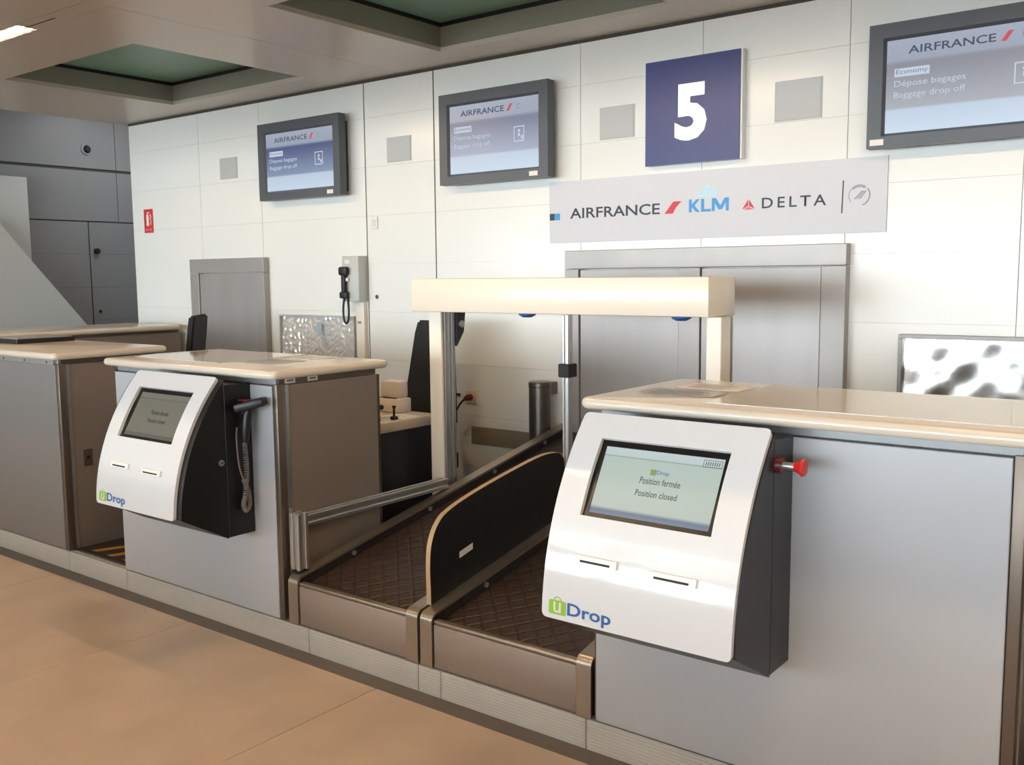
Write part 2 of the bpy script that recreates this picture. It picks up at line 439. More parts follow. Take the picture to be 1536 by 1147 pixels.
def ceiling_light(cx, y, label, length=1.28):
    t = thing('ceiling_light', label, 'ceiling light', (cx, y, 2.86), 'linear ceiling lights')
    x0, x1 = cx - length / 2, cx + length / 2
    bm = bmesh.new()
    prism(bm, [(y - .052, 2.842), (y - .045, 2.842), (y - .045, 2.915), (y + .045, 2.915), (y + .045, 2.842), (y + .052, 2.842), (y + .052, 2.922), (y - .052, 2.922)], 'x', x0, x1)
    obj('housing', bm, 'lamp_housing', t)
    obj('tube', tube(bmesh.new(), [(x0 + .02, y, 2.851), (x1 - .02, y, 2.851)], .008, 10), 'lamp_glow', t, True)
    box('end_slot', 'joint_dark', t, x1 + .002, x1 + .30, y - .004, y + .004, 2.8385, 2.8395)
    for k in range(int(length / 0.08)):
        x = x0 + 0.04 + k * 0.08
        box('louvre', 'steel_trim', t, x - .0015, x + .0015, y - .044, y + .044, 2.866, 2.900)
    return t
def corridor_fill_light():  # lamp added out of view to brighten the grey corridor wall
    t = thing('ceiling_light', 'square white light added out of view to brighten the corridor wall', 'ceiling light', (-8.5, 0.9, 3.41), 'added corridor fill lights')
    box('housing', 'lamp_housing', t, -8.8, -8.2, .6, 1.2, 3.40, 3.419); box('diffuser', 'corr_fill_glow', t, -8.78, -8.22, .62, 1.18, 3.394, 3.3995)
    ld = bpy.data.lights.new('lamp', 'AREA'); ld.size = .55; ld.energy = 13; ld.color = (.95, .97, 1)
    lo = bpy.data.objects.new('fill_light', ld); lo.location = (0, 0, -.02); COL.objects.link(lo); lo.parent = t
emis('corr_fill_glow', (1, 1, 1, 1), 6.0)
corridor_fill_light()
nms = ['warm strip light recessed in the ceiling beside the leftmost coffer', 'warm strip light in the ceiling above the two conveyors', 'warm strip light in the ceiling above the nearest counter', 'warm strip light in the ceiling past the right edge']
for i in range(4): ceiling_light(CX0 + i * PITCH, -2.055, nms[i])
for r in range(1, 2):
    for i in range(4): ceiling_light(CX0 + i * PITCH, -2.055 - 2.03 * r, 'warm strip light in the hall ceiling over the viewer, %s of its row' % ['leftmost', 'second', 'third', 'rightmost'][i])
for i in range(4):
    cx = CX0 + i * PITCH
    for r in range(0, 6):
        y = -2.055 - 2.03 * r
        a, b = cx - PITCH / 2, cx + PITCH / 2
        if i == 0: a = -7.62
        for q0, q1 in ((a, cx - .645), (cx + .645, b)) if r < 2 else ((a, b),):
            box('slot_cover', 'ceiling_panel', cl, q0, q1, y - .0535, y + .0535, 2.840, 2.865)
box('ceiling_panel', 'ceiling_panel', cl, CX0 + 3.5 * PITCH, HALL_X1, HALL_Y, 0, 2.866, 2.88)

tag(box('shade_beam', 'ceiling_panel', None, -7.6, HALL_X1 - .01, -3.70, -3.52, 2.44, 2.8395), 'deep unseen beam added above the viewer to shade the wall top', kind='structure')  # beam added out of view, keeps daylight off the top of the back wall
# hall shell behind the camera with its row of windows
wr = thing('wall_rear', 'far hall wall with a long row of windows', None, (0, HALL_Y, 0), kind='structure')
box('wall_below', 'hall_wall', wr, HALL_X0, HALL_X1, HALL_Y - .2, HALL_Y, 0, 0.5)
box('wall_above', 'hall_wall', wr, HALL_X0, HALL_X1, HALL_Y - .2, HALL_Y, 2.55, 3.42)
nw = 9; ww = (HALL_X1 - HALL_X0) / nw
for i in range(nw + 1):
    x = HALL_X0 + i * ww
    box('wall_pier', 'hall_wall', wr, max(HALL_X0, x - .14), min(HALL_X1, x + .14), HALL_Y - .2, HALL_Y, 0.5, 2.55)
for i in range(nw):
    x0, x1 = HALL_X0 + i * ww + .14, HALL_X0 + (i + 1) * ww - .14
    wn = thing('window_%d' % (i + 1), 'tall hall window number %d from the left end, bright with sky' % (i + 1), None, ((x0 + x1) / 2, HALL_Y - .1, 0.5), kind='structure')
    box('pane', 'sky_glow', wn, x0 + .04, x1 - .04, HALL_Y - .11, HALL_Y - .10, 0.54, 2.51)
    for a, b, c, d in ((x0, x1, 0.5, 0.54), (x0, x1, 2.51, 2.55), (x0, x0 + .04, .54, 2.51), (x1 - .04, x1, .54, 2.51), ((x0 + x1) / 2 - .02, (x0 + x1) / 2 + .02, .54, 2.51), (x0 + .04, x1 - .04, 1.78, 1.82)):
        box('window_bar', 'window_frame', wn, a, b, HALL_Y - .09, HALL_Y - .03, c, d)
sk = thing('window_10', 'long roof light slot in the hall ceiling behind the viewer', None, (-1, -9.1, 2.9), kind='structure')
box('pane', 'sky_soft', sk, -7.6, HALL_X1 - .02, -8.55, -8.25, 2.90, 2.91)
box('pane_surround', 'ceiling_panel', sk, -7.6, HALL_X1 - .02, -10.14, -8.552, 2.866, 2.885); box('pane_surround', 'ceiling_panel', sk, -7.6, HALL_X1 - .02, -8.248, -8.02, 2.866, 2.885)
tag(box('wall_right', 'hall_wall', None, HALL_X1, HALL_X1 + .2, HALL_Y, .2, 0, 3.2), 'right hand hall wall out of view', kind='structure')
tag(box('wall_hall_left', 'hall_wall', None, HALL_X0 - .2, HALL_X0, HALL_Y, -4.0, 0, 3.42), 'left hand hall wall out of view', kind='structure')
tag(box('wall_corner', 'plaster_grey', None, HALL_X0, -9.70, -4.2, -4.0, 0, 3.42), 'short hall wall beside the corridor', kind='structure')

# white stair flank far left
st = thing('stair_flank', 'white sloping stair parapet in the dark corridor', 'stair', (-9.0, -0.6, 0.108))
obj('parapet', prism(bmesh.new(), [(-3.4, 0.108), (1.15, 0.108), (0.285, 1.150), (-0.45, 2.058), (-3.4, 5.0 * 0 + 2.9)], 'x', -9.03, -9.0), 'left_white', st)
box('rear_panel', 'left_white', st, -9.30, -9.26, -3.4, -0.055, 0.108, 2.515)

# ------------------------------------------------------------------ metal baggage doors in the wall
def shutter(name, label, xs, ztop, zh):
    """xs: outer left, leaf edges..., outer right"""
    t = thing(name, label, 'door', ((xs[0] + xs[-1]) / 2, 0, 0.108), 'steel baggage doors in the white wall')
    yb, yf = -0.001, -0.055
    box('header', 'steel_trim', t, xs[0], xs[-1], yf, yb, zh, ztop, 0.003, 1)
    for k in range(0, len(xs) - 1, 2):
        box('jamb' if k in (0, len(xs) - 2) else 'mullion', 'steel_trim', t, xs[k] + .001, xs[k + 1] - .001, yf, yb, 0.108, zh - .003, 0.002, 1)
    for k in range(1, len(xs) - 1, 2):
        box('leaf', 'steel', t, xs[k] + .003, xs[k + 1] - .003, yf + .012, yb, 0.108, zh - .006, 0.002, 1)
    return t
shutter('baggage_door', 'wide double steel baggage door behind the conveyors', [-3.115, -3.02, -2.395, -2.27, -1.64, -1.52], 1.685, 1.583)
shutter('baggage_door', 'narrow single steel baggage door under the left wall screen', [-6.72, -6.61, -5.89, -5.80], 1.70, 1.592)

# ------------------------------------------------------------------ wall mounted screens
GR = C(150, 158, 178)
def tv(x0, x1, label, tone):
    z0, z1 = 2.10, 2.635
    t = thing('wall_screen', label, 'screen', ((x0 + x1) / 2, 0, z0), 'flight information screens on the white wall')
    cx = (x0 + x1) / 2
    bm = bmesh.new(); bx(bm, x0 + .04, x1 - .04, -0.06, -0.001, z0 + .03, z1 - .04)
    obj('wall_mount', bm, 'tv_side', t)
    # bezel frame
    w = 0.062
    bm = bmesh.new()
    prof = [(x0, z0), (x1, z0), (x1, z1), (x0, z1)]; inn = [(x0 + w, z0 + .05), (x1 - w, z0 + .05), (x1 - w, z1 - w), (x0 + w, z1 - w)]
    inb = [(x0 + w + .012, z0 + .062), (x1 - w - .012, z0 + .062), (x1 - w - .012, z1 - w - .012), (x0 + w + .012, z1 - w - .012)]
    A = [bm.verts.new((p[0], -0.115, p[1])) for p in prof]; B = [bm.verts.new((p[0], -0.115, p[1])) for p in inn]
    D = [bm.verts.new((p[0], -0.098, p[1])) for p in inb]; E_ = [bm.verts.new((p[0], -0.055, p[1])) for p in prof]
    for k in range(4):
        q = (k + 1) % 4
        bm.faces.new((A[k], A[q], B[q], B[k])); bm.faces.new((B[k], B[q], D[q], D[k])); bm.faces.new((A[k], E_[k], E_[q], A[q]))
    bm.faces.new(E_)
    bz = obj('bezel', bm, 'tv_grey', t)
    sx0, sx1, sz0, sz1 = x0 + w + .012, x1 - w - .012, z0 + .062, z1 - w - .012
    b0, b1 = sz0 - z0, sz1 - z0
    dk, lt = tone
    sm = screen_mat('screen_%s' % label[:12], b0, b1, [(0.0, C(196, 214, 232)), (0.24, C(186, 202, 222)), (0.27, lt), (0.70, dk), (0.74, dk), (0.78, C(150, 160, 178)), (1.0, C(160, 168, 186))], 0.95, 0.3)
    # screen face: own object coordinates carry the bands
    bm = bmesh.new(); flat(bm, [(sx0, -0.099, sz0), (sx1, -0.099, sz0), (sx1, -0.099, sz1), (sx0, -0.099, sz1)])
    sc = obj('display', bm, sm, t)
    W, H = sx1 - sx0, sz1 - sz0; y = -0.1005
    def put(nm, bm, m): obj(nm, bm, m, sc)
    put('lettering', text_bm('AIRFRANCE', wall_map(sx0 + .13 * W, y, sz0 + .835 * H), width=.50 * W, height=.085 * H, offset=.012), 'scr_navy')
    bm = bmesh.new(); flat(bm, [(sx0 + a * W, y, sz0 + b * H) for a, b in ((.655, .83), (.685, .83), (.725, .93), (.695, .93))]); put('slash', bm, 'scr_red')
    bm = bmesh.new(); ring(bm, sx0 + .79 * W, y, sz0 + .88 * H, .035 * H, .028 * H, 0, 300); put('emblem', bm, 'scr_mid')
    bm = bmesh.new(); flat(bm, [(sx0 + a * W, y, sz0 + b * H) for a, b in ((.05, .60), (.26, .60), (.26, .69), (.05, .69))]); put('text_box', bm, 'scr_pale')
    put('lettering', text_bm('Economy', wall_map(sx0 + .06 * W, y - .0004, sz0 + .615 * H), width=.19 * W, height=.062 * H, offset=.005), 'scr_mid')
    put('lettering', text_bm('Dépose bagages', wall_map(sx0 + .05 * W, y, sz0 + .475 * H), width=.42 * W, height=.085 * H), 'scr_pale')
    put('lettering', text_bm('Baggage drop off', wall_map(sx0 + .05 * W, y, sz0 + .355 * H), width=.42 * W, height=.085 * H), 'scr_pale')
    # pictogram box: outline with a figure and its bag
    a0, a1, c0, c1 = sx0 + .735 * W, sx0 + .85 * W, sz0 + .38 * H, sz0 + .60 * H; q = .006
    bm = bmesh.new()
    for r4 in ((a0, a1, c0, c0 + q), (a0, a1, c1 - q, c1), (a0, a0 + q, c0 + q, c1 - q), (a1 - q, a1, c0 + q, c1 - q)):
        flat(bm, [(r4[0], y, r4[2]), (r4[1], y, r4[2]), (r4[1], y, r4[3]), (r4[0], y, r4[3])])
    mxp = (a0 + a1) / 2
    disc(bm, mxp, y, c1 - .027, .009); flat(bm, [(mxp - .009, y, c0 + .03), (mxp + .009, y, c0 + .03), (mxp + .007, y, c1 - .04), (mxp - .007, y, c1 - .04)])
    flat(bm, [(mxp + .014, y, c0 + .014), (mxp + .03, y, c0 + .014), (mxp + .03, y, c0 + .034), (mxp + .014, y, c0 + .034)])
    put('pictogram', bm, 'scr_pale')
    lx = x1 - .10 if x0 < -2 else x0 + .045
    lb = box('maker_label', 'white_sticker', t, lx - .03, lx + .03, -.1165, -.1152, z0 + .012, z0 + .038)
    obj('lettering', text_bm('SONY', wall_map(lx - .022, -.1170, z0 + .018), width=.044, height=.013, offset=.01), 'ink_grey', lb) if False else None
    return t
def ring(bm, x, y, z, r1, r0, a0, a1, n=28):
    for k in range(n):
        p, q = math.radians(a0 + (a1 - a0) * k / n), math.radians(a0 + (a1 - a0) * (k + 1) / n)
        flat(bm, [(x + r0 * math.cos(p), y, z + r0 * math.sin(p)), (x + r1 * math.cos(p), y, z + r1 * math.sin(p)), (x + r1 * math.cos(q), y, z + r1 * math.sin(q)), (x + r0 * math.cos(q), y, z + r0 * math.sin(q))])
def disc(bm, x, y, z, r, n=16):
    flat(bm, [(x + r * math.cos(2 * math.pi * k / n), y, z + r * math.sin(2 * math.pi * k / n)) for k in range(n)])
emis('scr_navy', C(84, 90, 108)); emis('scr_red', C(206, 92, 104)); emis('scr_mid', C(128, 138, 160)); emis('scr_pale', C(198, 208, 224))
tv(-5.735, -4.885, 'small dark framed screen above the narrow steel door, bluest picture', (C(72, 86, 128), C(130, 146, 176)))
tv(-3.995, -3.185, 'dark framed wall screen left of the blue number sign', (C(112, 120, 146), C(156, 168, 190)))
tv(-1.427, -0.58, 'large dark framed wall screen right of the blue number sign, cut by the frame', (C(132, 134, 146), C(162, 166, 176)))

# ------------------------------------------------------------------ number sign and airline banner
t = thing('number_sign', 'square blue sign with a white numeral five', 'sign', (-2.33, 0, 2.12))
box('panel', 'sign_blue', t, -2.598, -2.068, -0.052, -0.046, 2.115, 2.645)
box('casing', 'sign_edge', t, -2.600, -2.058, -0.045, -0.001, 2.117, 2.647)
obj('numeral', text_bm('5', wall_map(-2.425, -0.0525, 2.228), width=.18, height=.285, offset=.045, depth=.002), 'sign_white', t)

t = thing('airline_banner', 'long pale grey banner with airline names on the white wall', 'sign', (-2.3, 0, 1.73))
bn = box('sheet', 'banner', t, -3.25, -1.36, -0.008, -0.002, 1.733, 2.078)
y = -0.009
def put(nm, bm, m, **k): obj(nm, bm, m, bn, **k)
bm = bmesh.new(); flat(bm, [(-3.248, y, 1.862), (-3.215, y, 1.862), (-3.215, y, 1.900), (-3.248, y, 1.900)]); put('mark', bm, 'ink_dark')
bm = bmesh.new(); flat(bm, [(-3.215, y, 1.862), (-3.176, y, 1.862), (-3.176, y, 1.900), (-3.215, y, 1.900)]); put('mark', bm, 'ink_blue')
put('lettering', text_bm('AIRFRANCE', wall_map(-3.107, y, 1.866), width=.575, height=.058, offset=.014), 'ink_dark')
bm = bmesh.new(); flat(bm, [(-2.505, y, 1.866), (-2.455, y, 1.866), (-2.438, y, 1.895), (-2.405, y, 1.928), (-2.452, y, 1.928), (-2.478, y, 1.898)]); put('slash', bm, 'ink_red')
bm = bmesh.new(); kx, kz, kw, kh = -2.362, 1.867, .224, .066
for pg in ([(0, 0), (.075, 0), (.075, 1), (0, 1)], [(.075, .40), (.19, 0), (.285, 0), (.145, .52), (.28, 1), (.19, 1), (.075, .62)],
           [(.31, 0), (.56, 0), (.56, .2), (.39, .2), (.39, 1), (.31, 1)],
           [(.58, 0), (.655, 0), (.655, .62), (.745, .12), (.835, .12), (.925, .62), (.925, 0), (1, 0), (1, 1), (.895, 1), (.79, .42), (.685, 1), (.58, 1)]):
    flat(bm, [(kx + a * kw, y, kz + b * kh) for a, b in pg])
put('lettering', bm, 'ink_blue')
bm = bmesh.new()
flat(bm, [(-2.305, y, 1.943), (-2.205, y, 1.943), (-2.205, y, 1.952), (-2.305, y, 1.952)])
for k in range(4): disc(bm, -2.296 + k * .0275, y, 1.967, .0115)
flat(bm, [(-2.263, y, 1.978), (-2.247, y, 1.978), (-2.247, y, 2.003), (-2.263, y, 2.003)]); flat(bm, [(-2.270, y - .0003, 1.987), (-2.240, y - .0003, 1.987), (-2.240, y - .0003, 1.995), (-2.270, y - .0003, 1.995)])
put('crown', bm, 'ink_cyan')
bm = bmesh.new()
flat(bm, [(-2.066, y, 1.868), (-2.034, y, 1.884), (-2.034, y, 1.917)]); flat(bm, [(-2.030, y, 1.917), (-2.030, y, 1.884), (-1.998, y, 1.868)])
put('triangle', bm, 'ink_red')
bm = bmesh.new(); flat(bm, [(-2.060, y, 1.866), (-2.004, y, 1.866), (-2.032, y, 1.880)]); put('triangle', bm, 'ink_pink')
put('lettering', text_bm('DELTA', wall_map(-1.962, y, 1.868), width=.322, height=.052, offset=.012, spacing=1.35), 'ink_dark')
bm = bmesh.new(); flat(bm, [(-1.568, y, 1.826), (-1.562, y, 1.826), (-1.558, y, 1.978), (-1.564, y, 1.978)]); put('divider_line', bm, 'ink_dark')
bm = bmesh.new(); ring(bm, -1.485, y, 1.905, .050, .045, -70, 40); ring(bm, -1.485, y, 1.905, .050, .047, 130, 220)
for k in range(5):
    a = math.radians(60 + k * 17); ring(bm, -1.485 + .044 * math.cos(a), y, 1.905 + .044 * math.sin(a), .007, .003, 0, 360, 8)
for k in range(3): flat(bm, [(-1.510 + k * .012, y, 1.888), (-1.504 + k * .012, y, 1.888), (-1.470 + k * .009, y, 1.925), (-1.476 + k * .009, y, 1.925)])
put('emblem', bm, 'ink_grey')

# ------------------------------------------------------------------ small wall fittings
def grille(x0, x1, z0, z1, label):
    t = thing('speaker_grille', label, 'grille', ((x0 + x1) / 2, 0, z0), 'square grey grilles high on the white wall')
    box('rim', 'grille_grey', t, x0, x1, -.004, -.0005, z0, z1, .001, 1)
    box('face', 'grille_face', t, x0 + .008, x1 - .008, -.006, -.0042, z0 + .008, z1 - .008)
grille(-6.345, -6.13, 2.30, 2.458, 'grey wall grille left of the leftmost screen')
grille(-4.553, -4.335, 2.29, 2.449, 'grey wall grille between the two smaller screens')
grille(-2.912, -2.692, 2.285, 2.458, 'grey wall grille just left of the blue number sign')
grille(-1.908, -1.674, 2.28, 2.47, 'grey wall grille just right of the blue number sign')

t = thing('fire_sign', 'red fire extinguisher sign on the white wall', 'sign', (-7.345, 0, 1.93))
pn = box('plate', 'fire_red', t, -7.408, -7.28, -.004, -.0005, 1.932, 2.127)
bm = bmesh.new(); tube(bm, [(-7.355, -.0045, 1.985), (-7.355, -.0045, 2.075)], .001, 4)
bm.free(); bm = bmesh.new()
flat(bm, [(-7.372, -.0045, 1.99), (-7.338, -.0045, 1.99), (-7.338, -.0045, 2.07), (-7.345, -.0045, 2.085), (-7.365, -.0045, 2.085), (-7.372, -.0045, 2.07)])
flat(bm, [(-7.360, -.0045, 2.087), (-7.350, -.0045, 2.087), (-7.350, -.0045, 2.102), (-7.360, -.0045, 2.102)])
flat(bm, [(-7.350, -.0045, 2.094), (-7.322, -.0045, 2.094), (-7.322, -.0045, 2.101), (-7.350, -.0045, 2.101)])
obj('pictogram', bm, 'sign_edge', pn)
bm = bmesh.new()
for k, (a, b) in enumerate(((-7.322, 2.07), (-7.316, 2.055), (-7.322, 2.04), (-7.314, 2.02), (-7.321, 2.0))):
    flat(bm, [(a, -.0045, b), (a + .018, -.0045, b), (a + .014, -.0045, b + .012), (a + .003, -.0045, b + .012)])
obj('flames', bm, 'sign_edge', pn)
bm = bmesh.new()
for k in range(2): flat(bm, [(-7.388 + k * .05, -.0045, 1.948), (-7.348 + k * .05, -.0045, 1.948), (-7.348 + k * .05, -.0045, 1.968), (-7.388 + k * .05, -.0045, 1.968)])
obj('caption_marks', bm, 'ink_pink', pn)

t = thing('wall_switch', 'small white switch plate on the white wall above the wall phone', 'switch', (-4.68, 0, 1.86))
box('plate', 'socket_white', t, -4.708, -4.652, -.010, -.0005, 1.865, 1.948, .002, 2); box('rocker', 'kiosk_white', t, -4.698, -4.662, -.014, -.0102, 1.885, 1.928, .002, 2)
t = thing('wall_lock', 'tiny black lock on the white wall right of the wall phone', 'lock', (-4.678, 0, 1.40))
obj('escutcheon', tube(bmesh.new(), [(-4.678, -.0005, 1.416), (-4.678, -.006, 1.416)], .014, 16), 'steel_dark', t, True); box('key_slot', 'black', t, -4.681, -4.675, -.0075, -.0062, 1.406, 1.426)

# wall phone
t = thing('wall_phone', 'grey wall telephone with a hanging black handset and cord', 'telephone', (-4.85, 0, 1.38))
box('body', 'phone_grey', t, -4.925, -4.765, -.085, -.0005, 1.385, 1.690, .006, 2)
box('display', 'white_sticker', t, -4.895, -4.845, -.0875, -.0855, 1.640, 1.665)
bm = bmesh.new(); bx(bm, -4.925, -4.845, -.125, -.0875, 1.560, 1.620, .014, 2); bx(bm, -4.905, -4.868, -.120, -.0885, 1.440, 1.566, .012, 2); bx(bm, -4.925, -4.850, -.120, -.0885, 1.405, 1.452, .012, 2)
hs = obj('handset', bm, 'cable', t, True)
box('cradle', 'white_sticker', t, -4.885, -4.850, -.105, -.0870, 1.520, 1.545, .004, 1)
pts = [(-4.893, -.10, 1.41), (-4.905, -.10, 1.34), (-4.902, -.10, 1.27), (-4.882, -.10, 1.238), (-4.858, -.10, 1.262), (-4.852, -.10, 1.33), (-4.866, -.09, 1.40), (-4.866, -.08, 1.41)]
def smooth_path(pts, n=8):
    out = []; P = [Vector(p) for p in pts]
    for i in range(len(P) - 1):
        a, b, c, d = P[max(i - 1, 0)], P[i], P[i + 1], P[min(i + 2, len(P) - 1)]
        for k in range(n):
            u = k / n
            out.append(0.5 * ((2 * b) + (c - a) * u + (2 * a - 5 * b + 4 * c - d) * u * u + (3 * b - a - 3 * c + d) * u ** 3))
    out.append(P[-1]); return out
obj('cord', tube(bmesh.new(), smooth_path(pts), .0075, 8), 'cable', t, True)
t = thing('cable_trunking', 'pale vertical cable trunking below the wall phone', 'trunking', (-4.81, 0, 0.99))
box('cover', 'socket_white', t, -4.855, -4.775, -.035, -.0005, 0.99, 1.380, .003, 1)
bm = bmesh.new(); bx(bm, -4.835, -4.800, -.0365, -.0352, 1.235, 1.250); obj('label_mark', bm, 'ink_grey', t)

# framed shiny panels low on the wall
def shiny(x0, x1, z0, z1, label, m, amp, freq, seed, wrap, tilt=.03, fmat='steel_dark', w=.018):
    t = thing('framed_panel', label, 'panel', ((x0 + x1) / 2, 0, z0))
    for a, b, c, d in ((x0, x1, z1 - w, z1), (x0, x1, z0, z0 + w), (x0, x0 + w, z0 + w, z1 - w), (x1 - w, x1, z0 + w, z1 - w)):
        box('frame_bar', fmat, t, a, b, -.045, -.0005, c, d, .001, 1)
    rnd = random.Random(seed); ks = [(rnd.uniform(.4, 1.6) * freq, rnd.uniform(.4, 1.6) * freq, rnd.uniform(0, 6.3), rnd.uniform(.3, 1)) for _ in range(9)]
    bm = bmesh.new(); nx, nz = 130, 52; V = []
    for j in range(nz + 1):
        row = []
        for i in range(nx + 1):
            X = x0 + w + (x1 - x0 - 2 * w) * i / nx; Z = z0 + w + (z1 - z0 - 2 * w) * j / nz
            h = sum(a * math.sin(kx * X + kz * Z * (1 if q % 2 else -1) + ph) for q, (kx, kz, ph, a) in enumerate(ks)) / 4
            if wrap: h = abs(h) * 1.3
            row.append(bm.verts.new((X, -.008 - tilt * (1 - j / nz) - amp * (max(-1, min(1, h)) * .5 + .5), Z)))
        V.append(row)
    for j in range(nz):
        for i in range(nx): bm.faces.new((V[j][i], V[j][i + 1], V[j + 1][i + 1], V[j + 1][i]))
    obj('sheet', bm, m, t, True)
    return t
shiny(-1.278, -0.47, 0.965, 1.267, 'framed mirror like panel on the wall behind the nearest counter', 'foil', .013, 25, 11, False, .011)
t = shiny(-5.655, -4.865, 0.965, 1.282, 'framed panel under crumpled silvery wrap below the wall phone', 'foil_wrap', .010, 62, 5, True, .022, 'grille_grey', .010)
bm = bmesh.new(); flat(bm, [(-5.275, -.0455, 1.165), (-5.185, -.0455, 1.165), (-5.205, -.0395, 1.235), (-5.245, -.0395, 1.235)]); flat(bm, [(-5.155, -.0475, 1.06), (-5.145, -.0475, 1.06), (-5.195, -.0455, 1.165), (-5.205, -.0455, 1.165)]); obj('blue_mark', bm, 'wrap_blue', t)

# socket, plug and cable, low vent
t = thing('wall_socket', 'cream wall socket low on the white wall', 'socket', (-3.86, 0, .755))
box('plate', 'socket_cream', t, -3.905, -3.817, -.010, -.0005, .752, .836, .003, 2); obj('well', tube(bmesh.new(), [(-3.862, -.0102, .794), (-3.862, -.012, .794)], .019, 18), 'red_dark', t, True)
t = thing('power_cable', 'black power cable plugged into the cream wall socket', 'cable', (-3.86, -.02, .11))
obj('plug', tube(bmesh.new(), [(-3.862, -.0125, .794), (-3.862, -.04, .794), (-3.872, -.06, .786)], [.021, .019, .012], 14), 'red_dark', t, True)
obj('cord', tube(bmesh.new(), smooth_path([(-3.872, -.06, .786), (-3.90, -.075, .75), (-3.945, -.07, .68), (-3.985, -.06, .58), (-3.99, -.06, .48), (-3.96, -.06, .44)]), .006, 8), 'cable', t, True)
obj('adapter', bx(bmesh.new(), -3.985, -3.935, -.085, -.045, .34, .445, .012, 2), 'cable', t, True)
box('cable_clip', 'cable', None, -4.00, -3.955, -.014, -.0005, .795, .812, loc=(-3.98, 0, .8), label='small dark clip on the white wall left of the socket')['category'] = 'clip'
t = thing('wall_vent', 'tan ventilation grille low on the white wall', 'vent', (-3.63, 0, .50))
box('rim', 'vent_face', t, -3.865, -3.40, -.006, -.0005, .50, .61, .001, 1)
for k in range(6): box('slat', 'vent_face', t, -3.855, -3.41, -.010, -.0062, .508 + k * .0165, .519 + k * .0165)
t = thing('steel_post', 'brushed steel cylinder standing against the white wall', 'post', (-3.225, -.15, .108))
obj('shaft', tube(bmesh.new(), [(-3.225, -.15, .108), (-3.225, -.15, .915)], .064, 28), 'steel_dark', t, True)
obj('cap', tube(bmesh.new(), [(-3.225, -.15, .915), (-3.225, -.15, .918), (-3.225, -.15, .938), (-3.225, -.15, .945)], [.055, .066, .066, .060], 28), 'steel_dark', t, True)
box('bracket', 'steel_dark', t, -3.245, -3.205, -.088, -.0005, .86, .93)
t = thing('security_camera', 'small round security camera on the dark corridor wall', 'camera', (-9.5, .69, 2.87))
obj('ring', tube(bmesh.new(), [(-9.4995, .69, 2.87), (-9.488, .69, 2.87)], .062, 24), 'left_grey', t, True); obj('lens', tube(bmesh.new(), [(-9.4875, .69, 2.865), (-9.462, .69, 2.865)], [.04, .026], 20), 'black', t, True)

# ------------------------------------------------------------------ counters
TOP = 1.172
def rounded_slab(bm, x0, x1, y0, y1, z0, z1, rc, rn):
    """worktop with rounded corners (rc) and a bull-nosed edge (rn)"""
    out = []
    for cx, cy, a0 in ((x1 - rc, y0 + rc, -90), (x1 - rc, y1 - rc, 0), (x0 + rc, y1 - rc, 90), (x0 + rc, y0 + rc, 180)):
        for k in range(5):
            a = math.radians(a0 + 90 * k / 4); out.append((cx, cy, math.cos(a), math.sin(a)))
    zc = (z0 + z1) / 2; hz = (z1 - z0) / 2
    rings = []
    for k in range(7):
        a = math.radians(-90 + 180 * k / 6)
        rr = rc - rn + rn * math.cos(a); z = zc + hz * math.sin(a)
        rings.append([bm.verts.new((cx + c * rr, cy + s * rr, z)) for cx, cy, c, s in out])
    n = len(out)
    for a, b in zip(rings, rings[1:]):
        for i in range(n): bm.faces.new((a[i], a[(i + 1) % n], b[(i + 1) % n], b[i]))
    bm.faces.new(rings[0][::-1]); bm.faces.new(rings[-1])
    return bm
def counter(x0, x1, label, fm, tl, tr):
    t = thing('check_in_counter', label, 'counter', ((x0 + x1) / 2, -1.8, .108), 'check in counters along the plinth')
    box('carcass', 'profile_brown', t, x0 + .03, x1 - .03, -2.045, -1.50, .108, 1.134)
    box('front_panel', fm, t, x0 + .004, x1 - .034, -2.072, -2.0455, .110, 1.104, .002, 1)
    box('corner_profile', 'profile_brown', t, x1 - .032, x1 - .002, -2.070, -2.030, .110, 1.112, .004, 2)
    box('corner_profile', 'profile_brown', t, x0 - .002, x0 + .003, -2.068, -2.030, .110, 1.112)
    box('edge_strip', 'alu', t, x1 - .004, x1 + .001, -2.029, -2.012, .110, 1.108)
    box('side_panel', 'mesh_brown', t, x1 - .029, x1 - .003, -2.011, -1.497, .110, 1.106)
    box('side_panel', 'mesh_brown', t, x0 + .003, x0 + .029, -2.029, -1.497, .110, 1.106)
    box('rear_profile', 'steel_dark', t, x1 - .028, x1 - .002, -1.496, -1.482, .110, 1.106)
    box('fascia', 'band_grey', t, x0 + .02, x1 - .012, -2.066, -2.0462, 1.108, 1.134, .002, 1)
    box('side_fascia', 'profile_brown', t, x1 - .0295, x1 - .008, -2.045, -1.50, 1.108, 1.134)
    obj('countertop', rounded_slab(bmesh.new(), tl, tr, -2.122, -1.448, 1.135, TOP, .035, .018), 'cream_top', t, True)
    return t
c1 = counter(-4.40, -3.17, 'grey fronted counter with a self service kiosk and coiled cord handset', 'panel_grey', -4.43, -3.13)
box('top_plate', 'glass_insert', c1, -4.33, -3.66, -2.00, -1.50, TOP, TOP + .003)
for k, (yy) in enumerate((-2.022, -1.90)):
    lb = box('asset_label', 'white_sticker', c1, -3.1785, -3.177, yy, yy + .055, 1.112, 1.131)
    box('code_bars', 'ink_grey', lb, -3.1769, -3.1762, yy + .010, yy + .045, 1.118, 1.127)
c2 = counter(-1.62, -0.40, 'nearest grey fronted counter with a kiosk and red stop button', 'panel_grey', -1.652, -0.36)
box('top_plate', 'glass_insert', c2, -1.27, -0.42, -2.03, -1.50, TOP, TOP + .003)
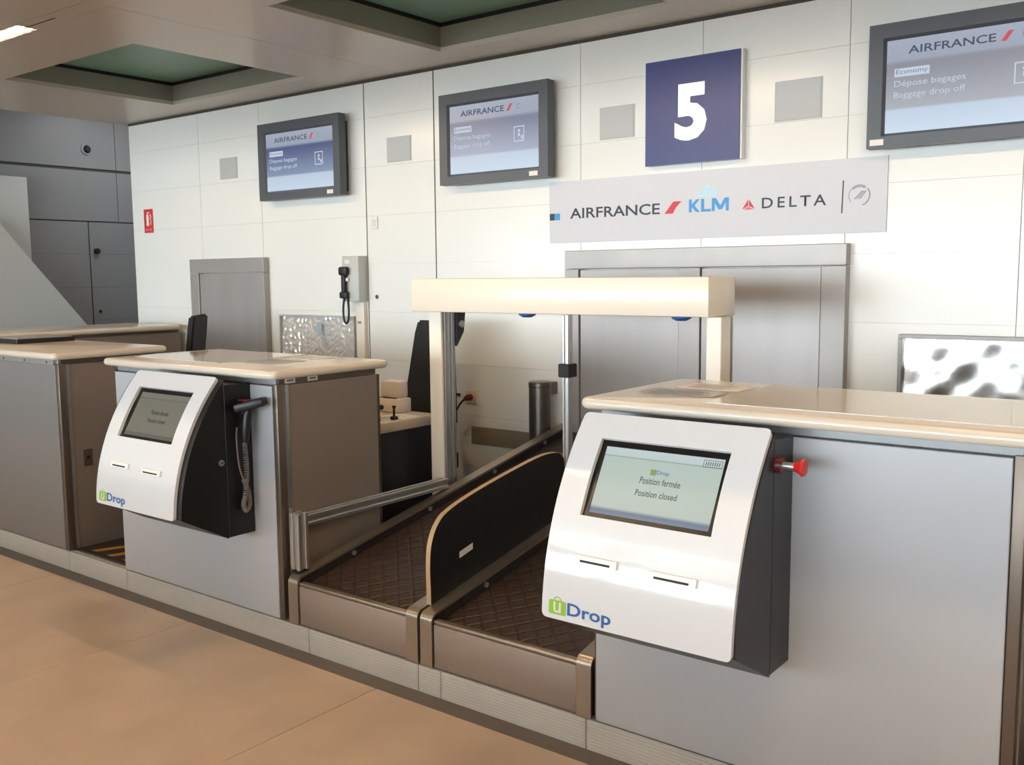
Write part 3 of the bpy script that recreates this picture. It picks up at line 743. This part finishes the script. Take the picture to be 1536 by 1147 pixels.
c0 = counter(-6.22, -4.945, 'leftmost counter with a perforated metal front and no kiosk', 'mesh_perforated', -6.25, -4.895)
box('screw_rail', 'alu', c0, -6.2, -4.98, -2.078, -2.0665, 1.105, 1.132)
for k in range(5):
    obj('screw', tube(bmesh.new(), [(-5.05 - k * .24, -2.0785, 1.118), (-5.05 - k * .24, -2.0805, 1.118)], .006, 8), 'joint_dark', c0)
lp = box('lock_plate', 'profile_brown', c0, -4.9475, -4.944, -1.96, -1.915, .55, .64); box('lock', 'black', lp, -4.9438, -4.941, -1.945, -1.93, .59, .605)
counter(0.37, 1.60, 'grey fronted counter beyond the right edge', 'panel_grey', 0.34, 1.63)

# return counter running to the wall at the far left
t = thing('return_counter', 'brown sided counter running back to the white wall at far left', 'counter', (-7.2, -1.0, .108))
box('carcass', 'mesh_brown', t, -7.52, -6.885, -1.95, -.06, .108, 1.118); box('kick_band', 'profile_brown', t, -7.50, -6.905, -1.93, -.06, 1.1185, 1.142)
obj('countertop', rounded_slab(bmesh.new(), -7.56, -6.845, -2.0, -.058, 1.1425, 1.182, .035, .018), 'cream_top', t, True)

# things lying on the counters
t = thing('document_tray', 'flat dark tray with a pale lid on the leftmost counter', 'tray', (-6.1, -1.67, TOP))
box('base', 'kiosk_black', t, -6.20, -5.83, -1.86, -1.50, TOP + .0005, TOP + .026, .003, 1); box('lid', 'paper_grey', t, -6.195, -5.845, -1.85, -1.51, TOP + .0265, TOP + .031)
def sheet(name, label, x0, x1, y0, y1, m, cat, z=TOP, rot=0):
    t = thing(name, label, cat, ((x0 + x1) / 2, (y0 + y1) / 2, z))
    box('sheet', m, t, x0, x1, y0, y1, z + .0006, z + .002)
    bm = bmesh.new()
    for k in range(4): bx(bm, x0 + .03, x1 - .05 - .02 * (k % 2), y1 - .05 - k * .025, y1 - .043 - k * .025, z + .0021, z + .0024)
    obj('print_lines', bm, 'ink_grey', t)
    t.rotation_euler.z = rot
sheet('notice_sheet', 'grey laminated sheet on the worktop of the counter with the handset', -3.64, -3.40, -1.91, -1.71, 'paper_grey', 'sheet')
sheet('notice_sheet', 'grey laminated sheet on the worktop of the nearest counter', -1.56, -1.30, -1.905, -1.775, 'paper_grey', 'sheet')
sheet('paper_sheet', 'pale paper behind the laminated sheet on the nearest counter', -1.52, -1.29, -1.74, -1.58, 'white_sticker', 'paper')
sheet('paper_sheet', 'pale paper behind the laminated sheet on the handset counter', -3.60, -3.42, -1.66, -1.52, 'white_sticker', 'paper')

# ------------------------------------------------------------------ conveyors
SL = 0.195
def zr(y): return 0.312 + SL * (y + 2.045)
def conveyor(x0, x1, label, yend=-0.065):
    t = thing('baggage_conveyor', label, 'conveyor', ((x0 + x1) / 2, -2.05, .108), 'inclined baggage conveyors')
    w = .058
    box('front_panel', 'mesh_front', t, x0 + w + .004, x1 - w - .004, -2.068, -2.045, .112, .275, .004, 2)
    box('front_lip', 'rail_bronze', t, x0 + w + .002, x1 - w - .002, -2.066, -2.036, .2755, .291, .006, 3)
    for k, a in enumerate((x0, x1 - w)):
        # rail: strip that comes along the top and folds down over the front end
        o_ = [(yend, zr(yend))]; i_ = [(yend, zr(yend) - .012)]
        R = .035; yc, zc = -2.074 + R, zr(-2.04) - R + .002
        for q in range(9):
            an = math.radians(90 + 11 * 0 + 90 * q / 8)
            o_.append((yc + R * math.cos(an), zc + R * math.sin(an))); i_.append((yc + (R - .010) * math.cos(an), zc + (R - .010) * math.sin(an)))
        o_.append((-2.074, .110)); i_.append((-2.064, .110))
        rl = obj('side_rail', prism(bmesh.new(), o_ + i_[::-1], 'x', a, a + w), 'rail_bronze', t, True)
        box('rail_core', 'belt_side', t, a + .006, a + w - .006, -2.03, -2.0, .112, zr(-2.0) - .013)
        prof = [(-2.0, .112), (yend, .112), (yend, zr(yend) - .0125), (-2.0, zr(-2.0) - .0125)]
        obj('side_panel', prism(bmesh.new(), prof, 'x', a + .004, a + w - .004), 'belt_side', t)
        for yy in (-1.75, -1.25, -.75, -.3):
            xx = a + w if k == 0 else a
            d = .003 if k == 0 else -.003
            obj('bolt', tube(bmesh.new(), [(xx - .004 * (1 if k == 0 else -1), yy, zr(yy) - .028), (xx + d, yy, zr(yy) - .028)], .011, 12), 'alu', t, True)
    xa, xb = x0 + w + .001, x1 - w - .001
    zb = lambda y: zr(y) - .045
    prof = [(-2.034, .15)]
    r = .05
    for q in range(7):
        an = math.radians(180 - 80 * q / 6); prof.append((-1.984 + r * math.cos(an), zb(-1.984) - r + r * math.sin(an)))
    prof += [(yend, zb(yend)), (yend, zb(yend) - .06), (-1.95, .14)]
    obj('belt', prism(bmesh.new(), prof, 'x', xa, xb), 'belt_rubber', t, True)
    return t
conveyor(-3.139, -2.402, 'left baggage conveyor with quilted brown belt beside the handset counter')
conveyor(-2.388, -1.634, 'right baggage conveyor with quilted brown belt beside the nearest kiosk')
conveyor(-0.345, 0.36, 'baggage conveyor right of the nearest counter, cut by the frame')
# lane between leftmost counters: dark floor plate with slanted amber streaks
t = thing('lane_plate', 'dark floor plate between the two left counters with amber marks', 'floor plate', (-4.67, -1.5, .108))
box('plate', 'belt_side', t, -4.94, -4.405, -2.028, -.9, .1065, .112)
for k in range(3):
    bm = bmesh.new(); a = -4.85 + k * .15
    prism(bm, [(a, -2.0), (a + .05, -2.0), (a + .13, -1.80), (a + .08, -1.80)], 'z', .1122, .1130); obj('amber_streak', bm, 'amber_tone', t)

# divider between the conveyors
t = thing('lane_divider', 'black curved divider board with pale edge between the conveyors', 'divider', (-2.395, -1.56, .35))
topc = smooth_path([(0, -2.012, .37), (0, -2.014, .47), (0, -2.003, .555), (0, -1.965, .622), (0, -1.895, .664), (0, -1.70, .712), (0, -1.34, .773), (0, -1.19, .775), (0, -1.14, .752), (0, -1.122, .705), (0, -1.122, .60)], 6)
prof = [(p.y, p.z) for p in topc]
bot = [(-1.122, zr(-1.122) + .002), (-2.008, zr(-2.008) + .002)]
obj('board', prism(bmesh.new(), prof + bot, 'x', -2.4035, -2.3865), 'divider_black', t, False)
bm = bmesh.new()
cen = Vector((0, -1.56, .45))
edge = [(-2.012, zr(-2.01) + .003)] + prof
ins, out = [], []
for i, p in enumerate(edge):
    a = Vector(edge[max(i - 1, 0)]); b = Vector(edge[min(i + 1, len(edge) - 1)]); d = (b - a).normalized(); n = Vector((-d.y, d.x))
    ins.append((p[0] + n.x * .0006, p[1] + n.y * .0006)); out.append((p[0] + n.x * .003, p[1] + n.y * .003))
obj('edge_strip', prism(bm, ins + out[::-1], 'x', -2.4055, -2.3845), 'ply_edge', t)
lb = obj('sticker', prism(bmesh.new(), [(-1.845, .462), (-1.765, .480), (-1.765, .505), (-1.845, .487)], 'x', -2.3865, -2.3855), 'white_sticker', t)

# aluminium guard rail on the left conveyor
def alu_profile(bm, p0, p1, s, axis):
    """slotted aluminium section: four ribs round a core"""
    x, y, z = p0; h = s / 2; g = s * .16
    for sx in (-1, 1):
        for sy in (-1, 1):
            if axis == 'z': bx(bm, x + (g if sx > 0 else -h), x + (h if sx > 0 else -g), y + (g if sy > 0 else -h), y + (h if sy > 0 else -g), z, p1[2], .003, 1)
            else: bx(bm, x + (g if sx > 0 else -h), x + (h if sx > 0 else -g), y, p1[1], z + (g if sy > 0 else -h), z + (h if sy > 0 else -g), .003, 1)
    c = h * .62
    if axis == 'z': bx(bm, x - c, x + c, y - c, y + c, z + .001, p1[2] - .001)
    else: bx(bm, x - c, x + c, y + .001, p1[1] - .001, z - c, z + c)
    return bm
t = thing('guard_rail', 'aluminium guard rail with a short post beside the left conveyor', 'rail', (-3.13, -2.02, .31))
obj('post', alu_profile(bmesh.new(), (-3.125, -2.018, zr(-2.0) + .008), (0, 0, .572), .058, 'z'), 'alu', t)
box('foot', 'black', t, -3.150, -3.100, -2.042, -1.994, zr(-1.99) + .001, zr(-2.0) + .0075)
obj('rail', alu_profile(bmesh.new(), (-3.172 + .03, -1.987, .528), (0, -1.07, 0), .050, 'y'), 'alu', t)

# scanner arch over both conveyors
t = thing('scanner_arch', 'cream white arch spanning both conveyors on aluminium posts', 'arch', (-2.5, -1.0, .108))
box('beam', 'arch_white', t, -3.335, -1.718, -1.085, -0.835, 1.376, 1.538, .006, 2)
box('post_cover', 'arch_white', t, -3.262, -3.181, -1.040, -1.022, .108, 1.3755, .003, 1)
obj('post', alu_profile(bmesh.new(), (-3.215, -.98, .108), (0, 0, 1.3755), .080, 'z'), 'alu', t)
box('post_cover', 'arch_white', t, -1.748, -1.682, -1.040, -.95, zr(-.95) + .001, 1.3755, .003, 1)
obj('post', alu_profile(bmesh.new(), (-1.715, -.925, zr(-.9) + .002), (0, 0, 1.3755), .045, 'z'), 'alu', t)
obj('post', alu_profile(bmesh.new(), (-2.395, -1.085, zr(-1.05) + .002), (0, 0, 1.3755), .034, 'z'), 'alu', t)
box('clamp', 'black', t, -2.425, -2.365, -1.118, -1.052, 1.10, 1.160, .004, 1)
br = obj('bracket', prism(bmesh.new(), [(-.938, 1.3755), (-.87, 1.3755), (-.885, 1.27), (-.938, 1.20)], 'x', -3.19, -3.165), 'alu_dark', t); obj('bolt', tube(bmesh.new(), [(-3.1645, -.91, 1.31), (-3.152, -.91, 1.31)], .018, 12), 'alu', br, True)
for x in (-2.655, -1.865):
    bm = bmesh.new(); tube(bm, [(x, -1.03, 1.3755), (x, -1.03, 1.368), (x, -1.03, 1.358)], [.042, .040, .022], 16); obj('sensor', bm, 'sensor_blue', t, True)
box('foot', 'steel_trim', t, -3.27, -3.17, -1.045, -.935, .1062, .1078)

# ------------------------------------------------------------------ kiosks
PY = (0.14918725, 0.3842894, -0.67226534, -2.21109112); PZ = (0.13700522, -0.34388892, -0.74442186, 1.14437552)
pv = lambda c, s: ((c[0] * s + c[1]) * s + c[2]) * s + c[3]
def fpt(s): return Vector((0, pv(PY, s), pv(PZ, s)))
def fnorm(s):
    d = (fpt(s + .002) - fpt(s - .002)).normalized()
    return Vector((0, d.z, -d.y)) if d.z < 0 else Vector((0, -d.z, d.y))       # points to the hall (-y)
SLEN = 0.619; HW = 0.290; CU0, CU1, CW = .082, .317, .201
scr = screen_mat('kiosk_screen_a', 0, 1, [(0.0, C(112, 134, 156)), (0.07, C(96, 116, 142)), (0.12, C(182, 196, 188)), (0.5, C(186, 200, 190)), (0.86, C(180, 198, 190)), (0.875, C(140, 158, 152)), (0.885, C(190, 206, 204)), (1.0, C(196, 210, 212))], 0.92, 0.4)
scr2 = screen_mat('kiosk_screen_b', 0, 1, [(0.0, C(96, 94, 84)), (0.07, C(88, 86, 76)), (0.1, C(112, 110, 98)), (0.86, C(110, 108, 96)), (0.875, C(84, 82, 74)), (0.885, C(112, 110, 98)), (1.0, C(116, 114, 102))], 0.98, 0.2)
emis('kscr_text', C(104, 112, 110)); emis('kscr_green', C(140, 164, 104)); emis('kscr_blue', C(104, 128, 166)); emis('kscr_text_dim', C(66, 66, 60))
def kiosk(cx, label, bw, bodym, sm, dim):
    t = thing('bag_drop_kiosk', label, 'kiosk', (cx, -2.072, .47), 'white fronted self service bag drop kiosks')
    # white curved face plate with the screen opening
    RC = .015
    rows = [0, .0012, .004, .008, .015, .03, .05, CU0] + [CU0 + (CU1 - CU0) * k / 8 for k in range(1, 9)] + [CU1 + (SLEN - CU1) * k / 10 for k in range(1, 10)] + [SLEN - .015, SLEN - .008, SLEN - .004, SLEN - .0012, SLEN]
    def xlim(s):
        d = max(0.0, RC - min(s, SLEN - s)); return HW - RC + math.sqrt(max(0.0, RC * RC - d * d))
    xs = [-HW, -HW + .02, -CW, -CW * .5, 0, CW * .5, CW, HW - .02, HW]
    bm = bmesh.new(); th = .014
    F, Bk = {}, {}
    for i, s in enumerate(rows):
        p = fpt(s); n = fnorm(s)
        for j, x in enumerate(xs):
            if j in (0, len(xs) - 1): x = math.copysign(xlim(s), x)
            F[i, j] = bm.verts.new((cx + x, p.y, p.z)); q = p - n * th
            Bk[i, j] = bm.verts.new((cx + x, q.y, q.z))
    hole = lambda i, j: rows[i] >= CU0 - 1e-6 and rows[i + 1] <= CU1 + 1e-6 and 2 <= j < 6
    cells = [(i, j) for i in range(len(rows) - 1) for j in range(len(xs) - 1) if not hole(i, j)]
    cs = set(cells)
    for i, j in cells:
        bm.faces.new((F[i, j], F[i, j + 1], F[i + 1, j + 1], F[i + 1, j])); bm.faces.new((Bk[i, j], Bk[i + 1, j], Bk[i + 1, j + 1], Bk[i, j + 1]))
        for (ni, nj, a, b) in ((i - 1, j, (i, j), (i, j + 1)), (i + 1, j, (i + 1, j), (i + 1, j + 1)), (i, j - 1, (i, j), (i + 1, j)), (i, j + 1, (i, j + 1), (i + 1, j + 1))):
            if (ni, nj) not in cs: bm.faces.new((F[a], F[b], Bk[b], Bk[a]))
    loose = [v for v in bm.verts if not v.link_faces]
    bmesh.ops.delete(bm, geom=loose, context='VERTS')
    face = obj('face_plate', bm, 'kiosk_white', t, True)
    # dark housing behind the plate, and the mounting box against the counter
    pr = [(-2.208, .466)]
    for k in range(11):
        s = SLEN * (1 - k / 10); q = fpt(s) - fnorm(s) * (th + .001); pr.append((q.y, q.z if k else q.z + .004))
    pr += [(-2.208, 1.120)]
    # housing with a pocket where the display sits: split above / below / sides
    bm = bmesh.new(); sidep = [p for p in pr]
    prism(bm, sidep, 'x', cx - bw, cx - CW - .004); prism(bm, sidep, 'x', cx + CW + .004, cx + bw)
    lowp = [(-2.208, .466)] + [((fpt(s) - fnorm(s) * (th + .001)).y, (fpt(s) - fnorm(s) * (th + .001)).z) for s in (SLEN - .004, .55, .48, .42, .36, CU1 + .02)] + [(-2.208, (fpt(CU1 + .02)).z)]
    prism(bm, lowp, 'x', cx - CW - .004, cx + CW + .004)
    obj('housing', bm, bodym, t)
    box('mount_box', bodym, t, cx - bw, cx + bw, -2.2055, -2.0728, .470, 1.112, .002, 1)
    # display: flat bezel and lit picture in the opening
    pa, pb = fpt(CU0 + .001), fpt(CU1 - .001); dn = (pb - pa).normalized(); nn = Vector((0, dn.z, -dn.y))
    rec = .010
    org = pb - nn * rec; up = -dn; Ln = (pb - pa).length
    def sp(a, b, d=0): q = org + up * b + nn * d; return (cx + a, q.y, q.z)
    bm = bmesh.new(); iw = CW - .016
    O = [(-CW + .001, 0), (CW - .001, 0), (CW - .001, Ln), (-CW + .001, Ln)]; I = [(-iw, .014), (iw, .014), (iw, Ln - .018), (-iw, Ln - .018)]
    A = [bm.verts.new(sp(*p)) for p in O]; B = [bm.verts.new(sp(*p)) for p in I]
    for k in range(4): bm.faces.new((A[k], A[(k + 1) % 4], B[(k + 1) % 4], B[k]))
    E_ = [bm.verts.new(sp(p[0], p[1], -.012)) for p in O]; G = [bm.verts.new(sp(p[0], p[1], -.012)) for p in I]
    for k in range(4):
        q = (k + 1) % 4; bm.faces.new((A[k], E_[k], E_[q], A[q])); bm.faces.new((B[k], B[q], G[q], G[k])); bm.faces.new((E_[k], G[k], G[q], E_[q]))
    obj('bezel', bm, 'bezel', t)
    # display is its own object, oriented, so that its Z runs up the picture from 0 to 1
    w2, h2 = iw, Ln - .032
    me = bpy.data.meshes.new('display'); me.from_pydata([(-w2, 0, 0), (w2, 0, 0), (w2, 0, 1), (-w2, 0, 1)], [], [(0, 1, 2, 3)]); me.materials.append(sm)
    ds = bpy.data.objects.new('display', me); link(ds, t)
    o3 = Vector(sp(0, .014, -.004)) - Vector(t.location)
    ds.matrix_local = Matrix(((1, 0, 0, o3.x), (0, -nn.y, up.y * h2, o3.y), (0, -nn.z, up.z * h2, o3.z), (0, 0, 0, 1)))
    mp = lambda a0, b0: (lambda a, b, d: sp(a0 + a, .014 + b0 + b, -.003))
    tx = 'kscr_text_dim' if dim else 'kscr_text'
    k_ = dict(offset=.012)
    obj('lettering', text_bm('Position fermée', mp(-.052, h2 * .52), width=.125, height=.020, **k_), tx, t)
    obj('lettering', text_bm('Position closed', mp(-.056, h2 * .34), width=.128, height=.018, **k_), tx, t)
    if not dim:
        obj('lettering', text_bm('Drop', mp(-.006, h2 * .655), width=.038, height=.016, **k_), 'kscr_blue', t)
        bm = bmesh.new(); flat(bm, [sp(a, .014 + h2 * .655 + b, -.003) for a, b in ((-.026, 0), (-.008, 0), (-.008, .017), (-.026, .017))]); obj('bag_icon', bm, 'kscr_green', t)
        bm = bmesh.new(); X0, X1, Z0, Z1, q = iw - .062, iw - .006, .014 + h2 - .027, .014 + h2 - .006, .0016
        for r4 in ((X0, X1, Z0, Z0 + q), (X0, X1, Z1 - q, Z1), (X0, X0 + q, Z0, Z1), (X1 - q, X1, Z0, Z1)): flat(bm, [sp(r4[0], r4[2], -.003), sp(r4[1], r4[2], -.003), sp(r4[1], r4[3], -.003), sp(r4[0], r4[3], -.003)])
        for k in range(7): flat(bm, [sp(X0 + .006 + k * .0065, Z0 + .005, -.003), sp(X0 + .009 + k * .0065, Z0 + .005, -.003), sp(X0 + .0105 + k * .0065, Z1 - .005, -.003), sp(X0 + .0075 + k * .0065, Z1 - .005, -.003)])
        obj('corner_button', bm, tx, t)
    # face mapped helper
    def fm(a, s, d=.0012): p = fpt(s) + fnorm(s) * d; return (cx + a, p.y, p.z)
    for a0, a1, s0 in ((-.182, -.054, .433), (.050, .184, .437)):
        bm = bmesh.new(); n = 3
        def cuboid(bm, a0, a1, s0, s1, d0, d1):
            v = [bm.verts.new(fm(a, s, d)) for d in (d0, d1) for a, s in ((a0, s0), (a1, s0), (a1, s1), (a0, s1))]
            for f in ((0, 1, 2, 3), (7, 6, 5, 4), (0, 4, 5, 1), (1, 5, 6, 2), (2, 6, 7, 3), (3, 7, 4, 0)): bm.faces.new([v[i] for i in f])
        cuboid(bm, a0, a1, s0 - .006, s0 + .016, .0002, .009)
        sl = obj('card_slot', bm, 'slot_white', t)
        bm = bmesh.new(); cuboid(bm, a0 + .012, a1 - .020, s0 + .006, s0 + .012, .0091, .0098); obj('slot_mouth', bm, 'black', sl)
    # logo: green bag with handle and letter, blue word
    s0, s1 = .565, .605
    bm = bmesh.new(); flat(bm, [fm(a, s, .0008) for a, s in ((-.266, s1 - .004), (-.262, s1), (-.212, s1), (-.208, s1 - .004), (-.208, s0 + .004), (-.212, s0), (-.262, s0), (-.266, s0 + .004))])
    lg = obj('bag_logo', bm, 'logo_green', t)
    bm = bmesh.new()
    hp = [(-.2505 + .0135 + .0135 * math.cos(math.radians(180 - 180 * k / 8)), s0 - .011 * math.sin(math.radians(180 * k / 8))) for k in range(9)]
    hq = [(-.237 + .0105 * math.cos(math.radians(180 - 180 * k / 8)), s0 - .008 * math.sin(math.radians(180 * k / 8))) for k in range(9)]
    for k in range(8): flat(bm, [fm(*hp[k], .0008), fm(*hp[k + 1], .0008), fm(*hq[k + 1], .0008), fm(*hq[k], .0008)])
    obj('handle', bm, 'logo_green', lg)
    fmap = lambda a0, sb: (lambda a, b, d: fm(a0 + a, sb - b, .0014))
    obj('lettering', text_bm('u', fmap(-.250, s1 - .005), width=.026, height=.030, offset=.01), 'kiosk_white', lg)
    obj('lettering', text_bm('Drop', fmap(-.203, s1 + .006), width=.142, height=.046, offset=.018), 'logo_blue', t)
    return t
K1, K2 = -3.665, -1.270
k1 = kiosk(K1, 'white bag drop kiosk with a dim screen and black side, coiled cord handset', .322, 'kiosk_black', scr2, True)
k2 = kiosk(K2, 'nearest white bag drop kiosk with a pale green screen and red stop button', .294, 'kiosk_navy', scr, False)
# emergency stop on the nearest kiosk
xs_ = K2 + .294
eb = obj('stop_button_base', tube(bmesh.new(), [(xs_ + .0005, -2.185, 1.045), (xs_ + .016, -2.185, 1.045)], [.022, .020], 18), 'red_dark', k2, True)
obj('stalk', tube(bmesh.new(), [(xs_ + .0165, -2.185, 1.045), (xs_ + .048, -2.185, 1.045)], .011, 14), 'alu', eb, True)
obj('stop_knob', tube(bmesh.new(), [(xs_ + .0485, -2.185, 1.045), (xs_ + .056, -2.185, 1.045), (xs_ + .070, -2.185, 1.045), (xs_ + .076, -2.185, 1.045)], [.013, .014, .024, .021], 20), 'red_knob', eb, True)
# key lock, hand scanner and coiled cord on the handset kiosk
xs_ = K1 + .322
lk = obj('key_lock', tube(bmesh.new(), [(xs_ + .0005, -2.232, .792), (xs_ + .006, -2.232, .792)], .013, 18), 'alu', k1, True); obj('key_slot', bx(bmesh.new(), xs_ + .0062, xs_ + .007, -2.239, -2.225, .790, .794), 'black', lk)
hs = thing('hand_scanner', 'black hand scanner hanging by a coiled cord on the kiosk side', 'scanner', (xs_ + .04, -2.13, .88))
bm = bmesh.new(); bx(bm, -.030, .030, -.070, .060, -.018, .018, .010, 2); bmesh.ops.rotate(bm, verts=bm.verts, matrix=Matrix.Rotation(math.radians(14), 3, 'X')); bmesh.ops.rotate(bm, verts=bm.verts, matrix=Matrix.Rotation(math.radians(-55), 3, 'Z')); bmesh.ops.translate(bm, verts=bm.verts, vec=(xs_ + .078, -2.128, 1.030)); obj('head', bm, 'kiosk_black', hs, True)
obj('window_band', bx(bmesh.new(), xs_ + .020, xs_ + .070, -2.155, -2.115, 1.042, 1.050, .003, 1), 'red_dark', hs, True)
obj('grip', tube(bmesh.new(), [(xs_ + .04, -2.115, 1.015), (xs_ + .04, -2.128, .96), (xs_ + .038, -2.135, .90), (xs_ + .038, -2.137, .868)], [.020, .020, .018, .012], 14), 'kiosk_black', hs, True)
box('holder', 'kiosk_black', hs, xs_ + .0005, xs_ + .03, -2.14, -2.085, .985, 1.012, .003, 1)
path = smooth_path([(xs_ + .034, -2.137, .868), (xs_ + .03, -2.130, .80), (xs_ + .028, -2.128, .72), (xs_ + .028, -2.140, .64), (xs_ + .028, -2.150, .605), (xs_ + .028, -2.138, .578), (xs_ + .028, -2.120, .60), (xs_ + .028, -2.124, .655), (xs_ + .026, -2.142, .71)], 40)
coil = []; T = len(path); turns = 62
for i, p in enumerate(path):
    a = 2 * math.pi * turns * i / T
    d = (path[min(i + 1, T - 1)] - path[max(i - 1, 0)]).normalized(); n1 = Vector((1, 0, 0)); n2 = d.cross(n1).normalized()
    coil.append(p + (n1 * math.cos(a) + n2 * math.sin(a)) * .0085)
def resample(P, m):
    out = []
    for k in range(m):
        f = k * (len(P) - 1) / (m - 1); i = min(int(f), len(P) - 2); out.append(P[i].lerp(P[i + 1], f - i))
    return out
fine = resample(path, turns * 9); coil = []
for i, p in enumerate(fine):
    a = 2 * math.pi * i / 9
    d = (fine[min(i + 1, len(fine) - 1)] - fine[max(i - 1, 0)]).normalized(); n1 = Vector((1, 0, 0)); n2 = d.cross(n1).normalized()
    coil.append(p + (n1 * math.cos(a) + n2 * math.sin(a)) * .0085)
obj('coiled_cord', tube(bmesh.new(), coil, .0030, 5), 'coil_grey', hs, True)
obj('straight_cord', tube(bmesh.new(), smooth_path([coil[-1], (xs_ + .022, -2.158, .76), (xs_ + .02, -2.165, .84), (xs_ + .012, -2.16, .90), (xs_ + .004, -2.15, .93)]), .0035, 6), 'coil_grey', hs, True)

# ------------------------------------------------------------------ staff side: desk, chairs, desk items
FZ = .108
t = thing('staff_desk', 'low staff desk with pale top and black panels behind the handset counter', 'desk', (-3.85, -1.08, FZ))
box('desktop', 'desk_top', t, -4.36, -3.345, -1.31, -.885, .785, .835, .004, 2)
box('side_panel', 'desk_dark', t, -3.385, -3.36, -1.295, -.90, FZ, .7845); box('side_panel', 'desk_dark', t, -4.345, -4.32, -1.295, -.90, FZ, .7845)
box('modesty_panel', 'desk_dark', t, -4.319, -3.386, -1.28, -1.262, .30, .7845)
def office_chair(label, loc, rz, seat_z=.50, bw0=.43, bw1=.28, zb0=.58, zb1=1.18):
    t = thing('office_chair', label, 'chair', (0, 0, 0), 'black office chairs')
    bm = bmesh.new(); bx(bm, -.23, .23, -.22, .23, seat_z - .06, seat_z, .025, 3); obj('seat', bm, 'chair_black', t, True)
    # tapered high back
    bm = bmesh.new(); n = 8; Fv = []
    for k in range(n + 1):
        u = k / n; z = zb0 + (zb1 - zb0) * u; w = bw0 / 2 + (bw1 - bw0) / 2 * u; y = -.235 - .07 * u
        if k == n: w -= .012
        Fv.append((w, y, z))
    L_ = [(-w, y, z) for w, y, z in Fv]; R_ = [(w, y, z) for w, y, z in Fv]
    loop = L_ + R_[::-1]
    A = [bm.verts.new((p[0], p[1] + .022, p[2])) for p in loop]; B = [bm.verts.new((p[0], p[1] - .022, p[2])) for p in loop]
    m_ = len(loop)
    for k in range(n):
        bm.faces.new((A[k], A[k + 1], A[m_ - 2 - k], A[m_ - 1 - k])); bm.faces.new((B[k], B[m_ - 1 - k], B[m_ - 2 - k], B[k + 1]))
    for k in range(m_): bm.faces.new((A[k], B[k], B[(k + 1) % m_], A[(k + 1) % m_]))
    bmesh.ops.recalc_face_normals(bm, faces=bm.faces)
    es = [e for e in bm.edges if len(e.link_faces) == 2 and e.calc_face_angle(0) > 1.0]
    bmesh.ops.bevel(bm, geom=es, offset=.012, segments=2, affect='EDGES')
    obj('backrest', bm, 'chair_black', t, True)
    obj('back_bar', bx(bmesh.new(), -.03, .03, -.262, -.246, seat_z - .075, zb0 + .1), 'black', t)
    obj('seat_bracket', bx(bmesh.new(), -.05, .05, -.26, .10, seat_z - .085, seat_z - .0605), 'black', t)
    obj('gas_column', tube(bmesh.new(), [(0, 0, .09), (0, 0, seat_z - .086)], .025, 14), 'alu_dark', t, True)
    for k in range(5):
        a = 2 * math.pi * k / 5 + .3; c, s = math.cos(a), math.sin(a)
        lg = obj('leg', tube(bmesh.new(), [(c * .02, s * .02, .10), (c * .28, s * .28, .065)], [.022, .014], 8), 'black', t, True)
        obj('castor', tube(bmesh.new(), [(c * .28 - s * .02, s * .28 + c * .02, .028), (c * .28 + s * .02, s * .28 - c * .02, .028)], .028, 14), 'black', lg, True)
    t.location = loc; t.rotation_euler.z = rz
    return t
office_chair('black high back office chair behind the staff desk', (-3.86, -.635, FZ), math.pi)
office_chair('black office chair beside the narrow steel door, seen edge on', (-5.82, -.97, FZ), math.radians(133), bw0=.42, bw1=.40, zb0=.62, zb1=1.20)
t = thing('receipt_printer', 'small white printer on the staff desk', 'printer', (-3.615, -.95, .835))
box('body', 'printer_white', t, -3.70, -3.53, -1.0, -.895, .8355, .91, .008, 2); box('cover', 'printer_white', t, -3.68, -3.545, -.98, -.90, .9105, 1.0, .012, 2); box('paper_slot', 'black', t, -3.68, -3.55, -.992, -.984, .9105, .9135)
t = thing('barcode_scanner', 'small black barcode scanner on a stand at the desk edge', 'scanner', (-3.46, -1.235, .835))
obj('base', tube(bmesh.new(), [(-3.46, -1.235, .8355), (-3.46, -1.235, .850)], [.030, .024], 18), 'black', t, True); obj('neck', tube(bmesh.new(), [(-3.46, -1.235, .8502), (-3.46, -1.235, .885)], .010, 10), 'black', t, True)
obj('head', bx(bmesh.new(), -3.50, -3.43, -1.26, -1.195, .8855, .912, .010, 2), 'black', t, True)
t = thing('desk_stamp', 'small black handled stamp on the staff desk', 'stamp', (-3.395, -1.165, .835))
obj('base', bx(bmesh.new(), -3.410, -3.380, -1.180, -1.150, .8355, .852, .003, 1), 'black', t, True); obj('grip', tube(bmesh.new(), [(-3.395, -1.165, .8525), (-3.395, -1.165, .89), (-3.395, -1.165, .905)], [.006, .006, .012], 10), 'black', t, True)
sheet('paper_sheet', 'white papers lying on the staff desk', -3.53, -3.37, -1.13, -1.01, 'white_sticker', 'paper', .835)
